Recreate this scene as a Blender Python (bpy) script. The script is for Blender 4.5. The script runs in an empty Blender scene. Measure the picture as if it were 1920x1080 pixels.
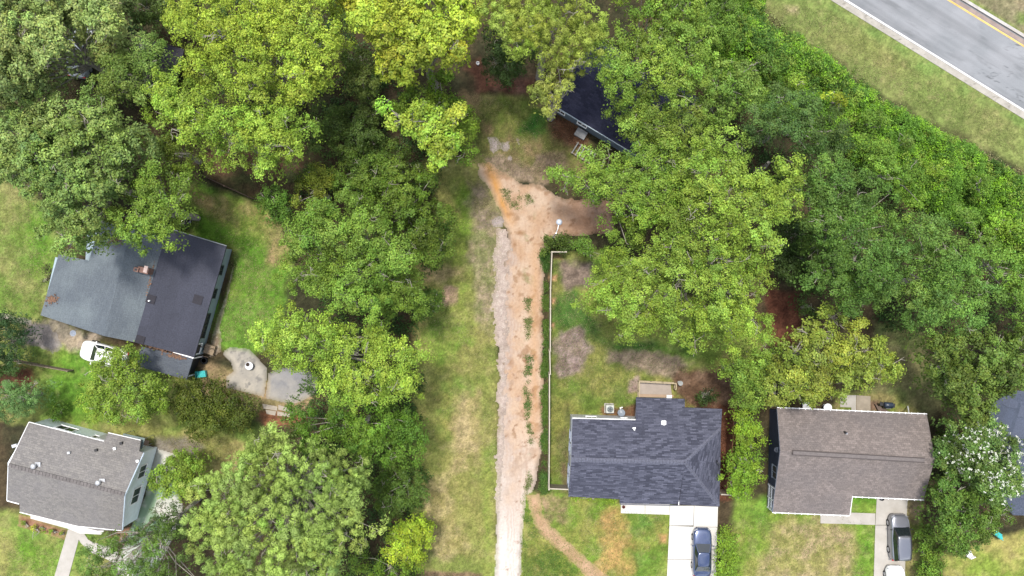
import bpy, math, random
import numpy as np
from math import radians, sin, cos, pi, hypot, atan2

# ------------------------------------------------------------------ camera, sky, sun
scene = bpy.context.scene
C = bpy.data.collections.new("Place"); scene.collection.children.link(C)
H = 70.0            # height of the camera above the ground
S = 19.0            # photo pixels per metre on the ground
cd = bpy.data.cameras.new("camera"); cam = bpy.data.objects.new("camera", cd); C.objects.link(cam)
cam.location = (0, 0, H); cam.rotation_euler = (0, 0, 0)
cd.sensor_width = 36.0; cd.lens = 36.0 * H / (1920 / S); cd.clip_end = 3000
scene.camera = cam
SUN = (-0.10, 0.26, 0.96)
sl = math.sqrt(sum(a * a for a in SUN)); SUN = tuple(a / sl for a in SUN)
el = math.asin(SUN[2]); az = atan2(SUN[0], SUN[1])
w = bpy.data.worlds.new("World"); scene.world = w; w.use_nodes = True
nt = w.node_tree; bg = nt.nodes["Background"]
sky = nt.nodes.new("ShaderNodeTexSky"); sky.sky_type = 'NISHITA'; sky.sun_disc = False
sky.sun_elevation = el; sky.sun_rotation = az; sky.air_density = 1.0; sky.dust_density = 2.5
tc = nt.nodes.new("ShaderNodeTexCoord"); ns = nt.nodes.new("ShaderNodeTexNoise")
ns.inputs["Scale"].default_value = 3.2; ns.inputs["Detail"].default_value = 7
cr = nt.nodes.new("ShaderNodeValToRGB"); cr.color_ramp.elements[0].position = 0.44; cr.color_ramp.elements[1].position = 0.62
mx = nt.nodes.new("ShaderNodeMix"); mx.data_type = 'RGBA'
mx.inputs[7].default_value = (9.5, 9.8, 10.2, 1)
nt.links.new(tc.outputs["Generated"], ns.inputs["Vector"]); nt.links.new(ns.outputs["Fac"], cr.inputs["Fac"])
nt.links.new(cr.outputs["Color"], mx.inputs[0]); nt.links.new(sky.outputs["Color"], mx.inputs[6])
nt.links.new(mx.outputs[2], bg.inputs["Color"]); bg.inputs["Strength"].default_value = 0.15
ld = bpy.data.lights.new("sun", 'SUN'); sun = bpy.data.objects.new("sun", ld); C.objects.link(sun)
ld.energy = 3.15; ld.angle = radians(8); ld.color = (1.0, 0.955, 0.88)
import mathutils
sun.rotation_euler = mathutils.Vector(SUN).to_track_quat('Z', 'Y').to_euler(); sun.location = (30, 40, 80)
scene.view_settings.view_transform = 'Standard'; scene.view_settings.look = 'None'
scene.view_settings.exposure = 0.66; scene.view_settings.gamma = 1
scene.cycles.max_bounces = 6; scene.cycles.diffuse_bounces = 2; scene.cycles.transparent_max_bounces = 4

# ------------------------------------------------------------------ helpers
K = 0.56   # how much darker a surface's own colour is than its sunlit look
def lin(c):
    c = np.asarray(c, float) / 255.0
    return np.where(c <= 0.04045, c / 12.92, ((c + 0.055) / 1.055) ** 2.4)
def alb(*c): return lin(c) * K
def P(px, py, z=0.0):
    k = (1 - z / H) / S
    return ((px - 960) * k, (540 - py) * k, z)
def PP(pts, z=0.0): return [P(a, b, z)[:2] for a, b in pts]
rng = np.random.default_rng(7)

class Lattice:
    def __init__(s, seed): s.t = np.random.default_rng(seed).random((257, 257))
    def __call__(s, x, y):
        xi = np.floor(x).astype(int); yi = np.floor(y).astype(int); fx = x - xi; fy = y - yi
        fx = fx * fx * (3 - 2 * fx); fy = fy * fy * (3 - 2 * fy)
        a = s.t[xi % 256, yi % 256]; b = s.t[(xi + 1) % 256, yi % 256]
        c = s.t[xi % 256, (yi + 1) % 256]; d = s.t[(xi + 1) % 256, (yi + 1) % 256]
        return (a * (1 - fx) + b * fx) * (1 - fy) + (c * (1 - fx) + d * fx) * fy
_lat = {}
def fbm(x, y, size, seed=0, oct=4):
    if seed not in _lat: _lat[seed] = Lattice(seed)
    L = _lat[seed]; v = 0; a = 1; t = 0; f = 1.0 / size
    x, y = x * .79863551 - y * .60181502, x * .60181502 + y * .79863551
    for o in range(oct):
        v = v + a * L(x * f + 17.3 * o + 1000, y * f + 9.1 * o + 1000); t += a; a *= 0.55; f *= 2.07; x, y = x * .7373 - y * .6755, x * .6755 + y * .7373
    return v / t

def sdist(x, y, poly):
    """signed distance to a polygon, positive inside"""
    p = np.asarray(poly, float); n = len(p); d = np.full(x.shape, 1e9); ins = np.zeros(x.shape, bool)
    for i in range(n):
        x0, y0 = p[i]; x1, y1 = p[(i + 1) % n]; dx, dy = x1 - x0, y1 - y0
        t = np.clip(((x - x0) * dx + (y - y0) * dy) / (dx * dx + dy * dy + 1e-12), 0, 1)
        d = np.minimum(d, (x - x0 - t * dx) ** 2 + (y - y0 - t * dy) ** 2)
        c = ((y0 > y) != (y1 > y)) & (x < dx * (y - y0) / (dy if abs(dy) > 1e-9 else 1e-9) + x0); ins ^= c
    return np.where(ins, 1, -1) * np.sqrt(d)

def tag(o, label=None, cat=None, group=None, kind=None):
    if label: o['label'] = label
    if cat: o['category'] = cat
    if group: o['group'] = group
    if kind: o['kind'] = kind
    return o
def empty(name, loc, label, cat, group=None, rz=0):
    o = bpy.data.objects.new(name, None); C.objects.link(o); o.location = loc; o.rotation_euler = (0, 0, rz)
    o.empty_display_size = 0.3
    return tag(o, label, cat, group)
def mesh_np(name, V, F, mat, parent=None, col=None, smooth=False, uv=None):
    """V (n,3) and F (m,4) or (m,3) arrays"""
    me = bpy.data.meshes.new(name); V = np.asarray(V, np.float32); F = np.asarray(F, np.int32)
    m, k = F.shape
    me.vertices.add(len(V)); me.vertices.foreach_set("co", V.ravel())
    me.loops.add(m * k); me.loops.foreach_set("vertex_index", F.ravel())
    me.polygons.add(m); me.polygons.foreach_set("loop_start", np.arange(0, m * k, k, dtype=np.int32))
    me.polygons.foreach_set("loop_total", np.full(m, k, np.int32))
    if smooth: me.polygons.foreach_set("use_smooth", np.ones(m, bool))
    me.update(calc_edges=True)
    if col is not None:
        a = me.color_attributes.new("tint", 'FLOAT_COLOR', 'POINT')
        c4 = np.ones((len(V), 4), np.float32); c4[:, :3] = col; a.data.foreach_set("color", c4.ravel())
    me.materials.append(mat)
    o = bpy.data.objects.new(name, me); C.objects.link(o)
    if parent: o.parent = parent
    return o

class MB:
    """collects simple shapes that become ONE mesh"""
    def __init__(s, org=(0, 0, 0)): s.v = []; s.f = []; s.uv = {}; s.org = org
    def add(s, vs, fs):
        b = len(s.v); s.v += [tuple(v) for v in vs]; s.f += [tuple(b + i for i in f) for f in fs]; return s
    def box(s, x, y, z, sx, sy, sz, rz=0, rx=0):
        M = mathutils.Matrix.Translation((x, y, z)) @ mathutils.Matrix.Rotation(rz, 4, 'Z') @ mathutils.Matrix.Rotation(rx, 4, 'X')
        vs = [M @ mathutils.Vector((a * sx / 2, b * sy / 2, c * sz / 2)) for a in (-1, 1) for b in (-1, 1) for c in (-1, 1)]
        return s.add(vs, [(0, 1, 3, 2), (4, 6, 7, 5), (0, 4, 5, 1), (2, 3, 7, 6), (0, 2, 6, 4), (1, 5, 7, 3)])
    def prism(s, poly, z0, z1):
        n = len(poly); zt = z1 if hasattr(z1, '__len__') else [z1] * n
        if sum(poly[i][0] * poly[(i + 1) % n][1] - poly[(i + 1) % n][0] * poly[i][1] for i in range(n)) < 0:
            poly = poly[::-1]; zt = list(zt)[::-1]
        vs = [(p[0], p[1], z0) for p in poly] + [(p[0], p[1], zt[i]) for i, p in enumerate(poly)]
        fs = [tuple(range(n - 1, -1, -1)), tuple(range(n, 2 * n))] + [(i, (i + 1) % n, n + (i + 1) % n, n + i) for i in range(n)]
        return s.add(vs, fs)
    def wallseg(s, a, b, z0, za, zb, t=0.1, apex=None):
        """upright wall from a to b, top za..zb, optional apex (fraction, z)"""
        dx, dy = b[0] - a[0], b[1] - a[1]; L = hypot(dx, dy); nx, ny = -dy / L * t / 2, dx / L * t / 2
        pts = [(0, z0), (1, z0), (1, zb)] + ([apex] if apex else []) + [(0, za)]
        vs = []
        for sg in (1, -1):
            vs += [(a[0] + dx * u + nx * sg, a[1] + dy * u + ny * sg, z) for u, z in pts]
        n = len(pts)
        return s.add(vs, [tuple(range(n - 1, -1, -1)), tuple(range(n, 2 * n))] + [(i, (i + 1) % n, n + (i + 1) % n, n + i) for i in range(n)])
    def tube(s, pts, rad, n=8, cap=True):
        pts = [mathutils.Vector(p) for p in pts]
        if not hasattr(rad, '__len__'): rad = [rad] * len(pts)
        b = len(s.v); up = None
        for i, p in enumerate(pts):
            d = (pts[min(i + 1, len(pts) - 1)] - pts[max(i - 1, 0)]).normalized()
            a = d.cross(mathutils.Vector((0, 0, 1)) if abs(d.z) < 0.95 else mathutils.Vector((1, 0, 0))).normalized(); c = d.cross(a)
            for k in range(n):
                q = p + (a * cos(2 * pi * k / n) + c * sin(2 * pi * k / n)) * rad[i]; s.v.append(tuple(q))
        for i in range(len(pts) - 1):
            for k in range(n):
                s.f.append((b + i * n + k, b + i * n + (k + 1) % n, b + (i + 1) * n + (k + 1) % n, b + (i + 1) * n + k))
        if cap:
            s.f.append(tuple(b + k for k in range(n - 1, -1, -1))); s.f.append(tuple(b + (len(pts) - 1) * n + k for k in range(n)))
        return s
    def lathe(s, x, y, prof, n=20):
        b = len(s.v)
        for r, z in prof:
            for k in range(n): s.v.append((x + r * cos(2 * pi * k / n), y + r * sin(2 * pi * k / n), z))
        for i in range(len(prof) - 1):
            for k in range(n): s.f.append((b + i * n + k, b + i * n + (k + 1) % n, b + (i + 1) * n + (k + 1) % n, b + (i + 1) * n + k))
        s.f.append(tuple(b + k for k in range(n - 1, -1, -1))); s.f.append(tuple(b + (len(prof) - 1) * n + k for k in range(n)))
        return s
    def plane(s, pts, thick=0.16):
        """a roof slope: its top face gets uv in metres along and up the slope"""
        p = [mathutils.Vector(q) for q in pts]; nrm = mathutils.Vector((0, 0, 0))
        for i in range(len(p)):
            a, b = p[i], p[(i + 1) % len(p)]
            nrm += mathutils.Vector(((a.y - b.y) * (a.z + b.z), (a.z - b.z) * (a.x + b.x), (a.x - b.x) * (a.y + b.y)))
        nrm.normalize()
        if nrm.z < 0: p = p[::-1]; nrm = -nrm
        e = mathutils.Vector((-nrm.y, nrm.x, 0))
        e = e.normalized() if e.length > 1e-4 else mathutils.Vector((1, 0, 0)); up = nrm.cross(e)
        n = len(p); b = len(s.v)
        s.v += [tuple(q) for q in p] + [tuple(q - mathutils.Vector((0, 0, thick))) for q in p]
        s.uv[len(s.f)] = [(q.dot(e), q.dot(up)) for q in p]
        s.f.append(tuple(b + i for i in range(n))); s.f.append(tuple(b + n + i for i in range(n - 1, -1, -1)))
        for i in range(n): s.f.append((b + i, b + n + i, b + n + (i + 1) % n, b + (i + 1) % n))
        return s
    def build(s, name, mat, parent=None, smooth=False, bevel=0):
        me = bpy.data.meshes.new(name); o3 = s.org
        me.from_pydata([(a - o3[0], b - o3[1], c - o3[2]) for a, b, c in s.v], [], s.f)
        if s.uv:
            u = me.uv_layers.new(name="uv")
            for fi, cs in s.uv.items():
                for li, c in zip(me.polygons[fi].loop_indices, cs): u.data[li].uv = c
        if smooth: me.polygons.foreach_set("use_smooth", [True] * len(me.polygons))
        me.materials.append(mat); me.update()
        o = bpy.data.objects.new(name, me); C.objects.link(o)
        if parent: o.parent = parent
        else: o.location = o3
        if bevel:
            m = o.modifiers.new("bevel", 'BEVEL'); m.width = bevel; m.segments = 2; m.limit_method = 'ANGLE'
        return o

_m = {}
def mat(name, col, rough=0.75, var=0.12, scale=3.0, bump=0.0, metal=0.0, spec=0.4, col2=None, coat=0.0, detail=5):
    if name in _m: return _m[name]
    m = bpy.data.materials.new(name); m.use_nodes = True; t = m.node_tree; b = t.nodes["Principled BSDF"]
    b.inputs["Roughness"].default_value = rough; b.inputs["Metallic"].default_value = metal
    b.inputs["Specular IOR Level"].default_value = spec; b.inputs["Coat Weight"].default_value = coat
    c = np.asarray(col, float)
    c2 = np.asarray(col2, float) if col2 is not None else c * (1 + var)
    co = t.nodes.new("ShaderNodeTexCoord"); n = t.nodes.new("ShaderNodeTexNoise")
    n.inputs["Scale"].default_value = scale; n.inputs["Detail"].default_value = detail; n.inputs["Roughness"].default_value = 0.6
    r = t.nodes.new("ShaderNodeValToRGB"); r.color_ramp.elements[0].position = 0.32; r.color_ramp.elements[1].position = 0.68
    r.color_ramp.elements[0].color = (*np.clip(c * (1 - var), 0, 1), 1); r.color_ramp.elements[1].color = (*np.clip(c2, 0, 1), 1)
    t.links.new(co.outputs["Object"], n.inputs["Vector"]); t.links.new(n.outputs["Fac"], r.inputs["Fac"]); t.links.new(r.outputs["Color"], b.inputs["Base Color"])
    if bump:
        u = t.nodes.new("ShaderNodeBump"); u.inputs["Strength"].default_value = bump; u.inputs["Distance"].default_value = 0.05
        t.links.new(n.outputs["Fac"], u.inputs["Height"]); t.links.new(u.outputs["Normal"], b.inputs["Normal"])
    _m[name] = m; return m
def siding(name, col, pitch=0.18):
    m = mat(name, col, 0.6, 0.06, 2.0); t = m.node_tree; b = t.nodes["Principled BSDF"]
    co = t.nodes.new("ShaderNodeTexCoord"); s = t.nodes.new("ShaderNodeSeparateXYZ"); k = t.nodes.new("ShaderNodeMath"); k.operation = 'MULTIPLY'
    k.inputs[1].default_value = 1 / pitch; f = t.nodes.new("ShaderNodeMath"); f.operation = 'FRACT'; u = t.nodes.new("ShaderNodeBump")
    u.inputs["Distance"].default_value = 0.03; u.inputs["Strength"].default_value = 0.8
    t.links.new(co.outputs["Object"], s.inputs[0]); t.links.new(s.outputs["Z"], k.inputs[0]); t.links.new(k.outputs[0], f.inputs[0])
    t.links.new(f.outputs[0], u.inputs["Height"]); t.links.new(u.outputs["Normal"], b.inputs["Normal"]); return m
def shingle(name, ca, cb, bw=0.8, rh=0.2, mortar=None, contrast=1.0, stain=None, stains=0.5, sscale=0.35):
    """shingle courses laid along the slope by the roof's own uv"""
    m = bpy.data.materials.new(name); m.use_nodes = True; t = m.node_tree; b = t.nodes["Principled BSDF"]
    b.inputs["Roughness"].default_value = 0.85; b.inputs["Specular IOR Level"].default_value = 0.25
    uv = t.nodes.new("ShaderNodeUVMap"); br = t.nodes.new("ShaderNodeTexBrick")
    br.inputs["Color1"].default_value = (*ca, 1); br.inputs["Color2"].default_value = (*cb, 1)
    br.inputs["Mortar"].default_value = (*(mortar if mortar is not None else ca * 0.7), 1)
    br.inputs["Scale"].default_value = 1; br.inputs["Brick Width"].default_value = bw; br.inputs["Row Height"].default_value = rh
    br.inputs["Mortar Size"].default_value = 0.012; br.inputs["Mortar Smooth"].default_value = 0.6; br.offset = 0.37; br.inputs["Bias"].default_value = -0.15
    t.links.new(uv.outputs[0], br.inputs["Vector"])
    n = t.nodes.new("ShaderNodeTexNoise"); n.inputs["Scale"].default_value = sscale; n.inputs["Detail"].default_value = 6
    co = t.nodes.new("ShaderNodeTexCoord"); t.links.new(co.outputs["Object"], n.inputs["Vector"])
    r = t.nodes.new("ShaderNodeValToRGB"); r.color_ramp.elements[0].position = 0.42; r.color_ramp.elements[1].position = 0.62
    r.color_ramp.elements[0].color = (0, 0, 0, 1); r.color_ramp.elements[1].color = (stains, stains, stains, 1)
    t.links.new(n.outputs["Fac"], r.inputs["Fac"])
    mx = t.nodes.new("ShaderNodeMix"); mx.data_type = 'RGBA'; mx.inputs[7].default_value = (*(stain if stain is not None else ca * 1.25), 1)
    t.links.new(r.outputs["Color"], mx.inputs[0]); t.links.new(br.outputs["Color"], mx.inputs[6])
    n2 = t.nodes.new("ShaderNodeTexNoise"); n2.inputs["Scale"].default_value = 9; n2.inputs["Detail"].default_value = 3
    t.links.new(co.outputs["Object"], n2.inputs["Vector"])
    hs = t.nodes.new("ShaderNodeHueSaturation"); mp = t.nodes.new("ShaderNodeMapRange"); mp.inputs[1].default_value = 0.3; mp.inputs[2].default_value = 0.7
    mp.inputs[3].default_value = 0.82; mp.inputs[4].default_value = 1.18
    t.links.new(n2.outputs["Fac"], mp.inputs[0]); t.links.new(mp.outputs[0], hs.inputs["Value"]); t.links.new(mx.outputs[2], hs.inputs["Color"])
    t.links.new(hs.outputs[0], b.inputs["Base Color"])
    u = t.nodes.new("ShaderNodeBump"); u.inputs["Strength"].default_value = 0.5; u.inputs["Distance"].default_value = 0.02
    t.links.new(br.outputs["Fac"], u.inputs["Height"]); u.invert = True; t.links.new(u.outputs["Normal"], b.inputs["Normal"])
    return m
def tint_mat(name, rough=0.9, fine=22.0, lo=0.72, hi=1.28, bump=0.6, dist=0.05, transl=0.0, fine2=None):
    """the surface's own colours come from its 'tint' colours, broken up by noise"""
    m = bpy.data.materials.new(name); m.use_nodes = True; t = m.node_tree; b = t.nodes["Principled BSDF"]
    b.inputs["Roughness"].default_value = rough; b.inputs["Specular IOR Level"].default_value = 0.15
    a = t.nodes.new("ShaderNodeAttribute"); a.attribute_name = "tint"
    if fine:
        co = t.nodes.new("ShaderNodeTexCoord"); n = t.nodes.new("ShaderNodeTexNoise"); n.inputs["Scale"].default_value = fine; n.inputs["Detail"].default_value = 4
        n.inputs["Roughness"].default_value = 0.7
        t.links.new(co.outputs["Object"], n.inputs["Vector"])
        mp = t.nodes.new("ShaderNodeMapRange"); mp.inputs[1].default_value = 0.3; mp.inputs[2].default_value = 0.7; mp.inputs[3].default_value = lo; mp.inputs[4].default_value = hi
        hs = t.nodes.new("ShaderNodeHueSaturation")
        t.links.new(n.outputs["Fac"], mp.inputs[0]); t.links.new(mp.outputs[0], hs.inputs["Value"]); t.links.new(a.outputs["Color"], hs.inputs["Color"])
        t.links.new(hs.outputs[0], b.inputs["Base Color"])
        u = t.nodes.new("ShaderNodeBump"); u.inputs["Strength"].default_value = bump; u.inputs["Distance"].default_value = dist
        t.links.new(n.outputs["Fac"], u.inputs["Height"]); t.links.new(u.outputs["Normal"], b.inputs["Normal"])
    else: t.links.new(a.outputs["Color"], b.inputs["Base Color"])
    if transl:
        tr = t.nodes.new("ShaderNodeBsdfTranslucent"); ms = t.nodes.new("ShaderNodeMixShader"); ms.inputs[0].default_value = transl
        t.links.new(a.outputs["Color"], tr.inputs["Color"]); o = t.nodes["Material Output"]
        t.links.new(b.outputs[0], ms.inputs[1]); t.links.new(tr.outputs[0], ms.inputs[2]); t.links.new(ms.outputs[0], o.inputs["Surface"])
    return m
LEAF = tint_mat("leaf", 0.5, fine=0, transl=0.15)
GROUND = tint_mat("grass_and_soil", 0.95, fine=5.0, lo=0.72, hi=1.28, bump=0.8, dist=0.09)
DIRT = tint_mat("dirt", 0.95, fine=4.0, lo=0.88, hi=1.10, bump=0.7, dist=0.06)
GRAVEL = tint_mat("gravel", 0.9, fine=8.0, lo=0.78, hi=1.18, bump=0.9, dist=0.05)
PAVE = tint_mat("worn_concrete", 0.85, fine=5.0, lo=0.93, hi=1.06, bump=0.25, dist=0.02)
ASPH = tint_mat("asphalt", 0.85, fine=14.0, lo=0.92, hi=1.08, bump=0.4, dist=0.01)
BARK = mat("bark", alb(186, 178, 164), 0.95, 0.35, 6, bump=0.8)
DEADWOOD = mat("bare_grey_wood", alb(190, 182, 172), 0.9, 0.2, 6)
WHITE = mat("white_paint", (.82, .82, .82), 0.5, 0.04, 2)
GLASS = mat("window_glass", (0.02, 0.025, 0.03), 0.08, 0.1, 1, spec=0.6)
DARK = mat("dark_plastic", (0.02, 0.02, 0.022), 0.5, 0.2)
STEEL = mat("galvanised_metal", (0.45, 0.46, 0.48), 0.4, 0.1, 4, metal=0.6)
WOOD = mat("weathered_wood", alb(165, 145, 120), 0.9, 0.25, 5, bump=0.4)
REDWOOD = mat("stained_fence_wood", alb(140, 92, 68), 0.9, 0.3, 4, bump=0.4)
CONC = mat("bright_concrete", alb(236, 232, 222), 0.8, 0.035, 0.9, bump=0.15)

# ------------------------------------------------------------------ ground colours (own colours of grass, soil, litter, plus some painted tree shade)
FLOOR = ((62, 62, 42), (86, 74, 54)); LAWN = ((112, 136, 62), (148, 150, 84)); LUSH = ((100, 142, 48), (132, 158, 66))
STRAW = ((130, 142, 72), (152, 150, 86)); DEAD = ((140, 124, 104), (162, 146, 128)); VERGE = ((126, 142, 76), (142, 148, 88))
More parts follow.
